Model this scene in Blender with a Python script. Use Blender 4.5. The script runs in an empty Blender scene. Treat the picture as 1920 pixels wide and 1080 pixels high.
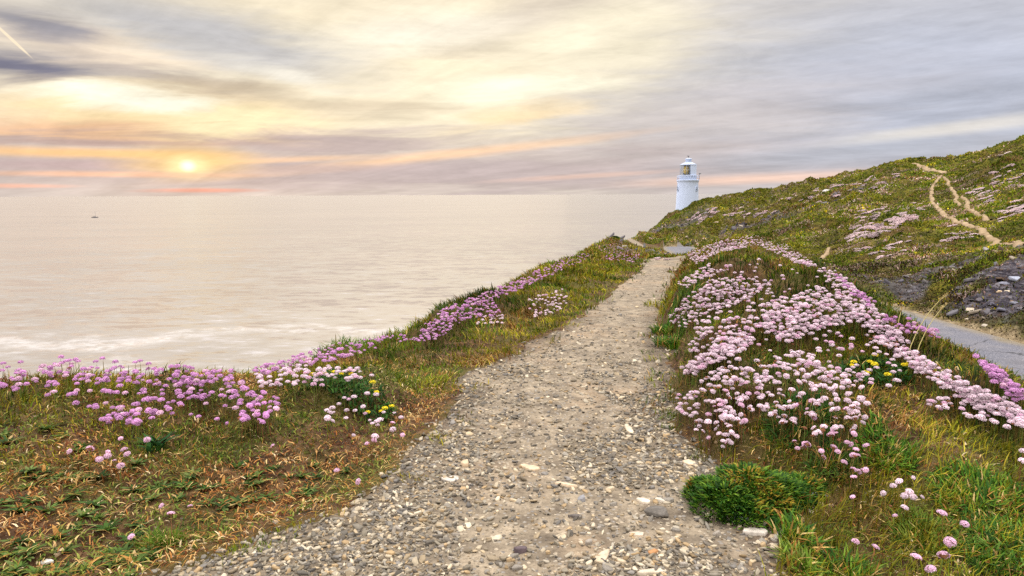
import bpy, bmesh, math, random
import numpy as np
from mathutils import Matrix, Vector

random.seed(7)
RNG = np.random.default_rng(11)
SC = bpy.context.scene
COL = SC.collection
R = math.radians

# ------------------------------------------------------------------ camera
FPX = 1280.0                      # focal length in pixels of a 1920 px wide frame
PITCH, ROLL = R(7.82), R(-0.22)
EYE = Vector((0, 0, 1.6))
CAMM = Matrix.Rotation(R(90) - PITCH, 3, 'X') @ Matrix.Rotation(ROLL, 3, 'Z')
cam_d = bpy.data.cameras.new('camera')
cam_d.sensor_width = 36.0
cam_d.lens = 36.0 * FPX / 1920.0
cam_d.clip_start = 0.05
cam_d.clip_end = 200000.0
cam = bpy.data.objects.new('camera', cam_d)
COL.objects.link(cam)
cam.matrix_world = Matrix.Translation(EYE) @ CAMM.to_4x4()
SC.camera = cam
CAMN = np.array(CAMM)

def ray(px, py):
    d = np.stack([(np.asarray(px, float) - 960) / FPX, (540 - np.asarray(py, float)) / FPX, -np.ones(np.shape(px))], -1)
    return d @ CAMN.T

def at(px, py, Y):
    """world point at forward distance Y seen at a place of the photograph"""
    d = ray(px, py)
    return np.array([d[..., 0] / d[..., 1] * Y, np.broadcast_to(Y, np.shape(d[..., 0])), 1.6 + d[..., 2] / d[..., 1] * Y]).T

def lin(c):
    return tuple(((v / 255) / 12.92 if v / 255 <= 0.04045 else ((v / 255 + 0.055) / 1.055) ** 2.4) for v in c)

# ------------------------------------------------------------------ view, sun, sky
SC.view_settings.view_transform = 'Standard'
SC.view_settings.look = 'None'
SC.view_settings.gamma = 1.0
SC.view_settings.exposure = -2.2      # the sky values below are for this exposure
SC.cycles.use_denoising = False
SC.cycles.max_bounces = 6
SC.cycles.diffuse_bounces = 3
SC.cycles.glossy_bounces = 3
SC.cycles.transmission_bounces = 4
SC.cycles.transparent_max_bounces = 6

SUN_AZ, SUN_EL = R(-25.5), R(4.0)
sun_d = bpy.data.lights.new('sun', 'SUN')
sun_d.energy = 0.5
sun_d.angle = R(60)
sun_d.color = (1.0, 0.80, 0.58)
sun = bpy.data.objects.new('sun', sun_d)
COL.objects.link(sun)
sdir = Vector((math.sin(SUN_AZ) * math.cos(SUN_EL), math.cos(SUN_AZ) * math.cos(SUN_EL), math.sin(SUN_EL)))
sun.rotation_euler = sdir.to_track_quat('Z', 'Y').to_euler()

world = bpy.data.worlds.new('World')
SC.world = world
world.use_nodes = True
wn, wl = world.node_tree.nodes, world.node_tree.links
wn.clear()

class NT:
    """small helper round a node tree"""
    def __init__(s, tree):
        s.t, s.n, s.l = tree, tree.nodes, tree.links
    def put(s, sock, v):
        if isinstance(v, bpy.types.NodeSocket):
            s.l.new(v, sock)
        elif isinstance(v, (tuple, list)) and sock.type == 'RGBA' and len(v) == 3:
            sock.default_value = (*v, 1)
        else:
            sock.default_value = v
    def node(s, kind, **kw):
        n = s.n.new(kind)
        for k, v in kw.items():
            setattr(n, k, v)
        return n
    def math(s, op, a, b=None, c=None, clamp=False):
        n = s.node('ShaderNodeMath', operation=op, use_clamp=clamp)
        s.put(n.inputs[0], a)
        if b is not None: s.put(n.inputs[1], b)
        if c is not None: s.put(n.inputs[2], c)
        return n.outputs[0]
    def vmath(s, op, a, b=None, scale=None):
        n = s.node('ShaderNodeVectorMath', operation=op)
        s.put(n.inputs[0], a)
        if b is not None: s.put(n.inputs[1], b)
        if scale is not None: s.put(n.inputs['Scale'], scale)
        return n.outputs[0]
    def noise(s, vec, scale, detail=3, rough=0.55, dist=0.0, out=0):
        n = s.node('ShaderNodeTexNoise')
        s.put(n.inputs['Vector'], vec)
        n.inputs['Scale'].default_value = scale
        n.inputs['Detail'].default_value = detail
        n.inputs['Roughness'].default_value = rough
        n.inputs['Distortion'].default_value = dist
        return n.outputs[out]
    def voro(s, vec, scale, feature='F1', out='Distance', rand=1.0):
        n = s.node('ShaderNodeTexVoronoi', feature=feature)
        s.put(n.inputs['Vector'], vec)
        n.inputs['Scale'].default_value = scale
        n.inputs['Randomness'].default_value = rand
        return n.outputs[out]
    def mapv(s, vec, loc=(0, 0, 0), rot=(0, 0, 0), scale=(1, 1, 1), kind='POINT'):
        n = s.node('ShaderNodeMapping', vector_type=kind)
        s.put(n.inputs['Vector'], vec)
        n.inputs['Location'].default_value = loc
        n.inputs['Rotation'].default_value = rot
        n.inputs['Scale'].default_value = scale
        return n.outputs[0]
    def rng(s, v, a, b, c=0.0, d=1.0, smooth=False):
        n = s.node('ShaderNodeMapRange', interpolation_type='SMOOTHSTEP' if smooth else 'LINEAR')
        s.put(n.inputs[0], v)
        for i, q in enumerate((a, b, c, d)):
            s.put(n.inputs[i + 1], q)
        return n.outputs[0]
    def mix(s, f, a, b, blend='MIX'):
        n = s.node('ShaderNodeMix', data_type='RGBA', blend_type=blend)
        s.put(n.inputs[0], f)
        s.put(n.inputs[6], a)
        s.put(n.inputs[7], b)
        return n.outputs[2]
    def ramp(s, f, stops):
        n = s.node('ShaderNodeValToRGB')
        s.put(n.inputs[0], f)
        e = n.color_ramp.elements
        while len(e) < len(stops): e.new(0.5)
        for q, (p, c) in zip(e, stops):
            q.position = p
            q.color = (*c, 1)
        return n.outputs[0]

def build_sky():
    N = NT(world.node_tree)
    tc = N.node('ShaderNodeTexCoord').outputs['Generated']
    d = N.vmath('NORMALIZE', tc)
    sep = N.node('ShaderNodeSeparateXYZ'); N.put(sep.inputs[0], d)
    x, y, z = sep.outputs
    az = N.math('ARCTAN2', x, y)
    el = N.math('ARCSINE', z)
    cmb = N.node('ShaderNodeCombineXYZ'); N.put(cmb.inputs[0], az); N.put(cmb.inputs[1], el)
    P = cmb.outputs[0]
    # cloud layer seen in perspective: streaks that flatten towards the horizon
    zz = N.math('ADD', N.math('MAXIMUM', z, 0.0), 0.10)
    cp = N.node('ShaderNodeCombineXYZ')
    N.put(cp.inputs[0], N.math('DIVIDE', x, zz)); N.put(cp.inputs[1], N.math('DIVIDE', y, zz))
    cpl = N.mapv(cp.outputs[0], rot=(0, 0, R(20)), scale=(0.55, 1.15, 1))
    nc = N.noise(cpl, 1.3, 6, 0.58, 0.6, out=1)
    nf = N.noise(N.mapv(P, rot=(0, 0, R(-5)), scale=(5, 42, 1)), 1.0, 5, 0.62, 0.4, out=1)
    half = N.vmath('SUBTRACT', nc, (0.5, 0.5, 0.5))
    half2 = N.vmath('SUBTRACT', nf, (0.5, 0.5, 0.5))
    W = N.vmath('ADD', P, N.vmath('MULTIPLY', half, (0.20, 0.055, 0)))
    W = N.vmath('ADD', W, N.vmath('MULTIPLY', half2, (0.16, 0.016, 0)))
    W2 = N.vmath('ADD', P, N.vmath('MULTIPLY', half2, (0.05, 0.006, 0)))

    col = lin((206, 200, 199))
    def blob(c, px, py, sx, sy, rot, rgb, strength=1.0, warp=2, gain=1.0, soft=0.9):
        dd = ray(px, py); dd = dd / np.linalg.norm(dd)
        a0, e0 = math.atan2(dd[0], dd[1]), math.asin(dd[2])
        v = N.mapv({2: W, 1: W2, 0: P}[warp], loc=(a0, e0, 0), rot=(0, 0, R(rot)), scale=(sx / FPX, sy / FPX, 1), kind='TEXTURE')
        g = N.node('ShaderNodeTexGradient', gradient_type='SPHERICAL'); N.put(g.inputs[0], v)
        f = N.rng(g.outputs['Fac'], 0.0, soft, 0.0, strength, True)
        q = tuple(k * gain for k in lin(rgb))
        return N.mix(f, c, q)
    for b in SKY:
        col = blob(col, *b)
    # fine streak texture in the cloud sheet
    fs = N.node('ShaderNodeSeparateXYZ'); N.put(fs.inputs[0], nf)
    cs = N.node('ShaderNodeSeparateXYZ'); N.put(cs.inputs[0], nc)
    tex = N.math('ADD', N.math('MULTIPLY', N.math('SUBTRACT', fs.outputs[2], 0.5), 0.26), N.math('MULTIPLY', N.math('SUBTRACT', cs.outputs[2], 0.5), 0.36))
    fan = N.mapv(N.mapv(cp.outputs[0], rot=(0, 0, R(-42))), scale=(1.5, 0.16, 1))
    nf4 = N.noise(fan, 1.0, 7, 0.66, 0.5)
    nf2 = N.noise(N.mapv(P, rot=(0, 0, R(-7)), scale=(13, 62, 1)), 1.0, 7, 0.72, 0.5)
    nf3 = N.noise(N.mapv(P, rot=(0, 0, R(12)), scale=(7, 26, 1)), 1.0, 7, 0.7, 1.2)
    tex = N.math('ADD', tex, N.math('ADD', N.math('MULTIPLY', N.math('SUBTRACT', nf2, 0.5), 0.36), N.math('MULTIPLY', N.math('SUBTRACT', nf3, 0.47), 0.34)))
    tex = N.math('ADD', tex, N.math('MULTIPLY', N.math('SUBTRACT', nf4, 0.48), 0.62))
    col = N.mix(1.0, col, N.node('ShaderNodeCombineColor').outputs[0], 'MULTIPLY') if False else N.vmath('SCALE', col, scale=N.math('ADD', tex, 1.0))
    # upper sky, out of frame, boosted as added overhead fill for the land
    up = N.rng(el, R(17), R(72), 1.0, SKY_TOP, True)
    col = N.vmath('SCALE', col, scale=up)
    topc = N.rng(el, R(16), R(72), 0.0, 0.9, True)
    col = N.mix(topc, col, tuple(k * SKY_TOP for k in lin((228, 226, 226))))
    # below the horizon
    col = N.mix(N.rng(el, R(-0.6), R(-0.2), 1.0, 0.0), col, lin((120, 112, 105)))
    nis = N.node('ShaderNodeTexSky', sky_type='NISHITA')
    nis.sun_disc = False
    nis.sun_elevation = SUN_EL
    nis.sun_rotation = SUN_AZ
    b1 = N.node('ShaderNodeBackground'); N.put(b1.inputs[0], N.vmath('MULTIPLY', nis.outputs[0], (0.05, 0.06, 0.12))); b1.inputs[1].default_value = 0.15
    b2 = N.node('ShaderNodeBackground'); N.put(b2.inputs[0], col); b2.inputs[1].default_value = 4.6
    ad = N.node('ShaderNodeAddShader'); N.l.new(b1.outputs[0], ad.inputs[0]); N.l.new(b2.outputs[0], ad.inputs[1])
    out = N.node('ShaderNodeOutputWorld'); N.l.new(ad.outputs[0], out.inputs[0])

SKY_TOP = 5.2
# px, py, half-width, half-height, tilt, sRGB, strength, warp, gain
SKY = [
    (780, 130, 1350, 430, 0, (255, 240, 208), 1.0),
    (1760, 170, 760, 330, 0, (190, 194, 208), 1.0),
    (1270, 240, 520, 100, 9, (202, 193, 192), 0.75),
    (380, 66, 420, 82, -9, (188, 189, 195), 0.85),
    (700, 325, 1700, 85, 0, (199, 183, 181), 1.0),
    (1000, 20, 260, 60, 14, (218, 204, 190), 0.75),
    (900, 92, 170, 26, 3, (218, 204, 180), 0.65),
    (1110, 70, 260, 110, 10, (255, 244, 216), 0.85),
    (760, 60, 260, 60, 6, (255, 246, 226), 0.8),
    (120, 80, 230, 45, -6, (250, 229, 203), 0.8),
    (50, 128, 210, 40, -4, (122, 122, 140), 1.0),
    (45, 45, 150, 40, -8, (146, 146, 158), 0.9),
    (285, 140, 190, 26, -8, (160, 150, 152), 0.65),
    (270, 217, 420, 62, 0, (255, 226, 170), 0.85),
    (230, 190, 210, 27, -1, (255, 252, 232), 1.0, 2, 1.04),
    (400, 228, 190, 20, 2, (255, 246, 200), 0.9),
    (440, 178, 190, 26, -3, (190, 172, 152), 0.6),
    (690, 210, 230, 28, 0, (206, 188, 162), 0.65),
    (520, 140, 140, 26, -12, (255, 248, 232), 0.8),
    (960, 172, 230, 36, 4, (255, 252, 226), 1.0, 2, 1.06),
    (90, 242, 340, 26, 0, (240, 190, 150), 0.8),
    (260, 264, 540, 22, 2, (192, 166, 160), 0.95),
    (620, 272, 420, 24, 3, (192, 174, 172), 0.85),
    (160, 286, 340, 13, 0, (255, 206, 150), 1.0, 1),
    (800, 294, 560, 14, 6, (255, 214, 176), 0.9, 1),
    (520, 300, 260, 8, 3, (255, 210, 170), 0.7, 1),
    (980, 222, 200, 22, 9, (255, 226, 178), 0.7),
    (150, 309, 260, 16, 0, (203, 180, 181), 0.9, 1),
    (560, 318, 300, 14, 2, (206, 184, 180), 0.8, 1),
    (356, 302, 150, 42, 0, (255, 212, 140), 0.85, 1),
    (352, 312, 50, 26, 0, (255, 240, 180), 0.95, 0, 1.1),
    (352, 311, 17, 13, 0, (255, 252, 224), 1.0, 0, 1.3, 0.9),
    (210, 327, 300, 7, 0, (255, 202, 170), 0.85, 1),
    (385, 357, 130, 6, 0, (255, 166, 140), 0.7, 1),
    (20, 348, 110, 5, 0, (255, 196, 172), 0.8, 1),
    (1430, 334, 330, 14, 2, (252, 216, 196), 0.95, 1),
    (1100, 330, 260, 7, 3, (240, 205, 188), 0.7, 1),
    (1640, 285, 500, 40, 3, (186, 191, 203), 0.7, 1),
    (1790, 240, 260, 17, 5, (228, 222, 214), 0.85, 1),
    (20, 72, 40, 2.6, -46, (255, 236, 204), 0.9, 0, 1.0, 0.5),
]
build_sky()
# ------------------------------------------------------------------ numpy noise
def _hash(ix, iy, seed):
    h = (ix * 374761393 + iy * 668265263 + seed * 1274126177) & 0xffffffff
    h = ((h ^ (h >> 13)) * 1274126177) & 0xffffffff
    return ((h ^ (h >> 16)) & 0xffffff) / float(0xffffff)

def vnoise(x, y, seed=0):
    x = np.asarray(x, float); y = np.asarray(y, float)
    ix = np.floor(x).astype(np.int64); iy = np.floor(y).astype(np.int64)
    fx = x - ix; fy = y - iy
    fx = fx * fx * fx * (fx * (fx * 6 - 15) + 10); fy = fy * fy * fy * (fy * (fy * 6 - 15) + 10)
    a, b = _hash(ix, iy, seed), _hash(ix + 1, iy, seed)
    c, e = _hash(ix, iy + 1, seed), _hash(ix + 1, iy + 1, seed)
    return (a + (b - a) * fx) * (1 - fy) + (c + (e - c) * fx) * fy

def fbm(x, y, oct=4, seed=0, gain=0.5):
    s, a, t = 0.0, 1.0, 0.0
    for k in range(oct):
        s = s + a * vnoise(x * 2 ** k + 17.3 * k, y * 2 ** k - 9.1 * k, seed + k)
        t += a; a *= gain
    return s / t

def sstep(a, b, x):
    t = np.clip((x - a) / (b - a), 0, 1)
    return t * t * (3 - 2 * t)

# ------------------------------------------------------------------ terrain shape
def zb(Y):
    return -0.037 * np.clip(Y, -10, 30)

CTRL = []
def row(Y, *pts):
    for p in pts:
        px, py = p[0], p[1]
        CTRL.append((px, py, p[2] if len(p) > 2 else Y))

# near bank on the left of the path
row(3.2, (-250, 1000), (0, 1010), (200, 1040))
row(3.7, (-250, 905), (0, 915), (250, 930), (450, 955))
row(4.3, (-200, 800), (0, 815), (250, 830), (500, 850), (680, 890))
row(5.0, (-250, 722), (0, 728), (150, 722), (330, 735), (500, 745), (640, 775), (780, 815))
row(5.8, (-250, 700), (0, 703), (150, 695), (330, 705), (450, 712), (560, 716), (660, 722), (760, 752))
# farther bank on the left
row(7.4, (520, 695), (620, 690), (720, 690), (830, 690))
row(8.4, (600, 664), (700, 655), (800, 655), (900, 662))
row(10.0, (780, 625), (860, 612), (960, 622), (1030, 630))
row(11.5, (832, 584), (920, 582), (1000, 590))
row(14.5, (905, 560), (955, 542), (1030, 541), (1090, 550))
row(18.5, (1000, 512), (1060, 508), (1130, 518))
row(26.0, (1080, 484), (1125, 478), (1165, 484))
row(36.0, (1110, 463), (1160, 482), (1230, 482))
row(47.0, (1150, 446), (1190, 462), (1214, 474), (1300, 478))
row(43.0, (1232, 466), (1244, 470), (1258, 476))
row(75.0, (1180, 447), (1215, 452), (1243, 462), (1290, 470))
row(88.0, (1186, 445), (1200, 445), (1220, 448))
# the mound between path and road
row(3.3, (1500, 1030), (1700, 1015), (1900, 1000), (2150, 980))
row(3.9, (1500, 905), (1600, 880), (1750, 870), (1920, 865), (2150, 850))
row(4.6, (1375, 805), (1450, 778), (1600, 775), (1800, 785), (2000, 795))
row(5.5, (1312, 706), (1420, 672), (1550, 676), (1700, 698), (1850, 735), (2000, 765))
row(6.3, (1292, 668), (1400, 634), (1550, 640), (1700, 678), (1860, 735), (1960, 765), (2080, 830))
row(7.5, (1300, 620), (1420, 592), (1560, 602), (1680, 645), (1780, 690), (1870, 722), (1950, 775))
row(8.6, (1285, 584), (1420, 556), (1560, 572), (1660, 614), (1760, 662), (1830, 690))
row(10.5, (1285, 551), (1400, 524), (1520, 537), (1620, 580), (1700, 622), (1755, 645))
row(13.5, (1300, 525), (1400, 506), (1500, 520), (1580, 550), (1640, 580))
row(18.0, (1320, 492), (1400, 474), (1480, 486), (1555, 515), (1620, 560))
row(24.0, (1315, 472), (1400, 449), (1465, 466), (1520, 505))
row(27.0, (1300, 477), (1345, 458), (1420, 462))
# hill behind the road
row(16.5, (1930, 600), (2080, 560), (2300, 480))
row(19.5, (1800, 582), (1860, 545), (1960, 490), (2150, 420))
row(22.5, (1690, 555), (1760, 525), (1850, 485), (1930, 462))
row(28.0, (1600, 520), (1700, 500), (1800, 480), (1920, 452), (2200, 330))
row(36.0, (1540, 490), (1640, 472), (1760, 445), (1920, 405), (2150, 290))
row(46.0, (1480, 478), (1600, 448), (1700, 425), (1800, 402), (1930, 365))
row(60.0, (1400, 462), (1500, 436), (1600, 410), (1700, 385), (1800, 355), (1930, 318), (2200, 180))
row(76.0, (1310, 456), (1400, 440), (1500, 405), (1600, 370), (1700, 340), (1800, 312), (1920, 262), (2150, 130))
row(94.0, (1240, 448), (1300, 432), (1400, 405), (1500, 375), (1600, 343), (1710, 305), (1800, 288))
row(106.0, (1207, 440), (1250, 409), (1320, 378), (1450, 357), (1600, 325), (1700, 303))

cp = np.array(CTRL)
cw = at(cp[:, 0], cp[:, 1], cp[:, 2])
def _uv(x, y):
    return np.stack([np.arctan2(x, y) / 0.06, np.log(np.maximum(np.hypot(x, y), 0.2)) / 0.16], -1)
# flat ground on the path itself and round the viewer
extra = []
for Y in (3.0, 3.6, 4.4, 5.3, 6.4, 7.8, 9.5, 12, 15, 19, 24):
    extra += [((1090 + (Y > 4) * 60 * min((Y - 4) / 6, 1) - 960) / FPX * Y, Y)]
for a in (-50, -25, 0, 25, 50):
    for r in (1.2, 2.2):
        extra.append((math.sin(R(a)) * r, math.cos(R(a)) * r))
extra = np.array(extra)
EX = np.concatenate([cw, np.column_stack([extra, zb(extra[:, 1])])])
def _q(x, y): return np.maximum(np.hypot(x, y), 1.0) ** 0.85
def _tps_k(d2): return 0.5 * d2 * np.log(d2 + 1e-9)
_c = _uv(EX[:, 0], EX[:, 1])
_n = len(_c)
_K = _tps_k(((_c[:, None] - _c[None]) ** 2).sum(-1)) + np.eye(_n) * 0.25
_Pm = np.column_stack([np.ones(_n), _c])
_A = np.block([[_K, _Pm], [_Pm.T, np.zeros((3, 3))]])
_sol = np.linalg.solve(_A, np.concatenate([(EX[:, 2] - zb(EX[:, 1])) / _q(EX[:, 0], EX[:, 1]), np.zeros(3)]))
def tps(x, y):
    uv = _uv(x, y)
    out = np.empty(len(uv))
    for i in range(0, len(uv), 20000):
        u = uv[i:i + 20000]
        k = _tps_k(((u[:, None] - _c[None]) ** 2).sum(-1))
        out[i:i + 20000] = k @ _sol[:_n] + _sol[_n] + u @ _sol[_n + 1:]
    return out * _q(x, y) + zb(y)

# cliff edge / ridge: the radius at which the land turns away, by bearing
EDGE = [(-400, 6.6), (-250, 6.6), (0, 6.5), (150, 6.2), (330, 6.3), (450, 6.6), (540, 7.6), (600, 8.7), (700, 9.5), (780, 10.6), (832, 11.9),
        (905, 14.8), (955, 15.5), (1000, 19), (1080, 27), (1110, 38), (1150, 49), (1163, 55), (1176, 76), (1198, 90), (1204, 104), (1250, 110),
        (1320, 112), (1450, 114), (1600, 117), (1700, 116), (1800, 98), (1920, 95), (2150, 95)]
_ea = np.array([math.atan2(*at(p, 500, 1.0)[:2]) for p, _ in EDGE]); _er = np.array([r for _, r in EDGE], float)
_ea = np.concatenate([[-math.pi, -1.6], _ea, [1.6, math.pi]]); _er = np.concatenate([[8, 8], _er, [95, 60]])
HILL_AZ = math.atan2(*at(1206, 500, 1.0)[:2])

# road centre line and path edges
ROAD = np.array([(-60, 10.3), (5, 10.4), (25, 10.6), (35, 11.0), (48, 12.8), (60, 14.9), (76, 18.4), (90, 21.0)])
ROADZ = np.array([(-60, -1.8), (5, -1.85), (25, -2.0), (50, -2.75), (76, -4.1), (90, -4.8)])
RYM = 70.0
def road_d(x, y):
    xr = np.interp(y, ROAD[:, 0], ROAD[:, 1]); sl = np.gradient(ROAD[:, 1], ROAD[:, 0])
    return (x - xr) / np.sqrt(1 + np.interp(y, ROAD[:, 0], sl) ** 2) + (y > RYM) * 99
def on_path(px, py):
    d = ray(px, py); Y = 5.0
    for _ in range(40):
        Y = (zb(Y) - 1.6) / (d[2] / d[1])
    return d[0] / d[1] * Y, Y
PL = [on_path(*p) for p in [(230, 1140), (330, 1075), (470, 1015), (610, 968), (705, 930), (765, 885), (800, 830), (850, 770), (880, 735), (850, 708), (900, 690), (950, 672), (1003, 645), (1062, 614), (1112, 575), (1150, 546), (1183, 522), (1203, 503), (1207, 488)]]
PR = [on_path(*p) for p in [(1480, 1140), (1460, 1075), (1475, 1010), (1500, 955), (1420, 905), (1345, 872), (1300, 835), (1262, 785), (1252, 740), (1262, 700), (1255, 655), (1240, 605), (1246, 570), (1262, 535), (1272, 508), (1290, 488)]]
def _edge_interp(P):
    y = np.array([p[1] for p in P]); x = np.array([p[0] for p in P])
    y = np.maximum.accumulate(y + np.arange(len(y)) * 1e-3)
    return np.concatenate([[-30, 1.5], y, [27.5]]), np.concatenate([[x[0] * 0.9, x[0]], x, [x[-1] + 0.05]])
_ly, _lx = _edge_interp(PL); _ry, _rx = _edge_interp(PR)
PATH2 = np.array([at(p[0], p[1], p[2])[:2] for p in [(1219, 478, 43), (1214, 473, 48), (1200, 461, 60), (1179, 447, 76), (1160, 440, 90)]])
def poly_d(x, y, pl):
    best = np.full(np.shape(x), 1e9)
    for a, b in zip(pl[:-1], pl[1:]):
        v = b - a; t = np.clip(((x - a[0]) * v[0] + (y - a[1]) * v[1]) / (v @ v), 0, 1)
        best = np.minimum(best, np.hypot(x - a[0] - t * v[0], y - a[1] - t * v[1]))
    return best
def path_d(x, y, rough=True):
    """signed distance outside the path (negative on it), metres"""
    w = (fbm(x * 3, y * 1.6, 3, 5) - 0.5) * 0.30 if rough else 0
    d = np.maximum(np.interp(y, _ly, _lx) - x, x - np.interp(y, _ry, _rx)) * 0.9 + w
    d = np.where(y > 27.5, 99.0, d)
    return np.minimum(d, poly_d(x, y, PATH2) - 0.52 + (w if rough else 0))

def rock_mask(x, y):
    """bare slate: the cutting beside the road, the broken edge under the hill's nose, the knoll"""
    rd = road_d(x, y)
    m = sstep(1.6, 2.6, rd) * sstep(9.0, 4.0, rd) * sstep(30, 21, y)
    m = m * sstep(0.36, 0.52, fbm(x * 0.5 - y * 0.15, y * 0.7, 4, 71))
    n = sstep(0.50, 0.62, fbm((x - y * 0.2) * 0.16, y * 0.2, 4, 73)) * sstep(70, 84, y) * sstep(0, 3, rd) * sstep(110, 98, np.hypot(x, y)) * (x < 40)
    k = sstep(0.50, 0.60, fbm(x * 0.5, y * 0.4, 3, 75)) * (np.abs(y - 46) < 9) * (x < 9.3)
    return np.clip(np.maximum(np.maximum(m, n), 0.45 * k), 0, 1)

TRAILS = []
def height_raw(x, y):
    r = np.hypot(x, y); az = np.arctan2(x, y)
    re = np.interp(az, _ea, _er)
    azc = np.clip(az, -0.80, 0.80)
    rc = np.minimum(r, re)
    xc, yc = np.sin(azc) * rc, np.cos(azc) * rc
    z = tps(xc, yc)
    near = sstep(2.0, 1.0, r) + sstep(0.85, 1.3, np.abs(az)) * sstep(40, 10, r)
    z = z + (zb(y) - z) * np.clip(near, 0, 1)
    # banks rising from the path edge
    pd = path_d(x, y)
    k = sstep(0.0, np.where(x > np.interp(y, _ry, _rx), 0.26, 0.6), pd)
    kk = np.where((y < 27) & (y > -5), k, 1.0)
    z = zb(y) * (1 - kk) + z * kk
    # road bed
    rd = np.abs(road_d(x, y))
    zr = np.interp(y, ROADZ[:, 0], ROADZ[:, 1])
    side = np.where(road_d(x, y) > 0, 2.1, 3.0)
    f = sstep(side, 1.55, rd) * sstep(78, 70, y)
    z = z * (1 - f) + zr * f
    # unevenness of the turf
    veg = sstep(0.0, 0.5, pd) * sstep(1.5, 2.3, rd)
    g = np.clip(r / 12, 0.25, 1.0)
    md = (x > np.interp(y, _ry, _rx)) * sstep(0.05, 0.5, pd) * sstep(-1.6, -2.4, road_d(x, y)) * sstep(3.2, 4.4, y) * sstep(30, 20, y)
    z = z + md * (fbm(x * 1.25 + 5, y * 1.0, 3, 23) - 0.45) * 0.42 * np.clip(r / 9, 0.6, 1.3)
    z = z + veg * ((fbm(x * 2.1, y * 2.1, 3, 21) - 0.5) * 0.20 * g + (fbm(x * 7, y * 7, 2, 31) - 0.5) * 0.05)
    hm = sstep(0.0, 4.0, road_d(x, y)) * sstep(12, 20, r)
    if TRAILS: hm = hm * (0.08 + 0.92 * sstep(0.2, 3.0, trail_d(x, y)))
    st = fbm((x * 0.55 - y * 0.12) * 0.5, (y * 0.5 + x * 0.25), 4, 41)
    z = z + hm * veg * ((1 - np.abs(2 * st - 1) - 0.6) * 1.3 + (st - 0.5) * 1.0 + (fbm(x * 0.7, y * 0.5, 3, 47) - 0.5) * 1.5) * np.clip(r / 60, 0.35, 1)
    z = z + (1 - veg) * (fbm(x * 3, y * 3, 3, 51) - 0.5) * 0.03 * (rd > 1.6)
    # beyond the edge: cliffs towards the sea, a gentle back slope behind the hill
    dr = r - re
    cliff = np.clip(dr, 0, None) ** 1.35 * 0.85
    hillw = sstep(HILL_AZ - 0.002, HILL_AZ + 0.012, az)
    back = np.clip(dr, 0, None) * 0.13 + np.clip(r - 232, 0, None) ** 1.2
    d = np.where(dr > 0, cliff * (1 - hillw) + back * hillw, 0)
    rk = rock_mask(x, y)
    lay = (x * 0.35 + y * 0.9 + z * 2.2)
    z = z + rk * ((fbm(x * 1.7, lay * 1.3, 4, 141) - 0.45) * 0.55 + (vnoise(lay * 2.3, x * 0.4, 143) - 0.5) * 0.22) * np.clip(r / 30, 0.6, 1.5)
    return np.maximum(z - d, -52.0)

# polar sheet: even resolution as seen from the path, all the way round
_fine = np.arange(R(-46), R(46), R(0.125))
AZ = np.concatenate([np.arange(-math.pi, R(-46), R(3.5)), _fine, np.arange(R(46), math.pi, R(3.5)), [math.pi]])
NR = 860
LR = np.linspace(math.log(0.35), math.log(300.0), NR)
_ga, _gl = np.meshgrid(AZ, LR, indexing='ij')
GX, GY = np.sin(_ga) * np.exp(_gl), np.cos(_ga) * np.exp(_gl)
GZ = height_raw(GX.ravel(), GY.ravel()).reshape(GX.shape)

def H(x, y):
    """height of the ground sheet"""
    x = np.asarray(x, float); y = np.asarray(y, float)
    a = np.arctan2(x, y); l = np.log(np.maximum(np.hypot(x, y), 0.36))
    i = np.clip(np.searchsorted(AZ, a) - 1, 0, len(AZ) - 2)
    fa = (a - AZ[i]) / (AZ[i + 1] - AZ[i])
    t = np.clip((l - LR[0]) / (LR[1] - LR[0]), 0, NR - 1.001)
    j = t.astype(int); fl = t - j
    return (GZ[i, j] * (1 - fa) * (1 - fl) + GZ[i + 1, j] * fa * (1 - fl) + GZ[i, j + 1] * (1 - fa) * fl + GZ[i + 1, j + 1] * fa * fl)

def hit(px, py, lift=0.0, rmin=1.2, rmax=150.0, n=900):
    """where sight lines through places of the photograph meet the ground (raised by lift); rows of nan where they miss"""
    d = ray(np.atleast_1d(px), np.atleast_1d(py))
    hl = np.hypot(d[:, 0], d[:, 1])
    ux, uy, s = d[:, 0] / hl, d[:, 1] / hl, d[:, 2] / hl
    out = np.full((len(d), 3), np.nan); todo = np.ones(len(d), bool); prev = np.full(len(d), rmin)
    for r in np.exp(np.linspace(math.log(rmin), math.log(rmax), n)):
        below = todo & (1.6 + s * r < H(ux * r, uy * r) + lift)
        if below.any():
            rr = 0.5 * (prev[below] + r)
            out[below, 0] = ux[below] * rr; out[below, 1] = uy[below] * rr
            todo &= ~below
        prev[:] = r
        if not todo.any(): break
    ok = ~todo
    out[ok, 2] = H(out[ok, 0], out[ok, 1])
    return out

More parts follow.
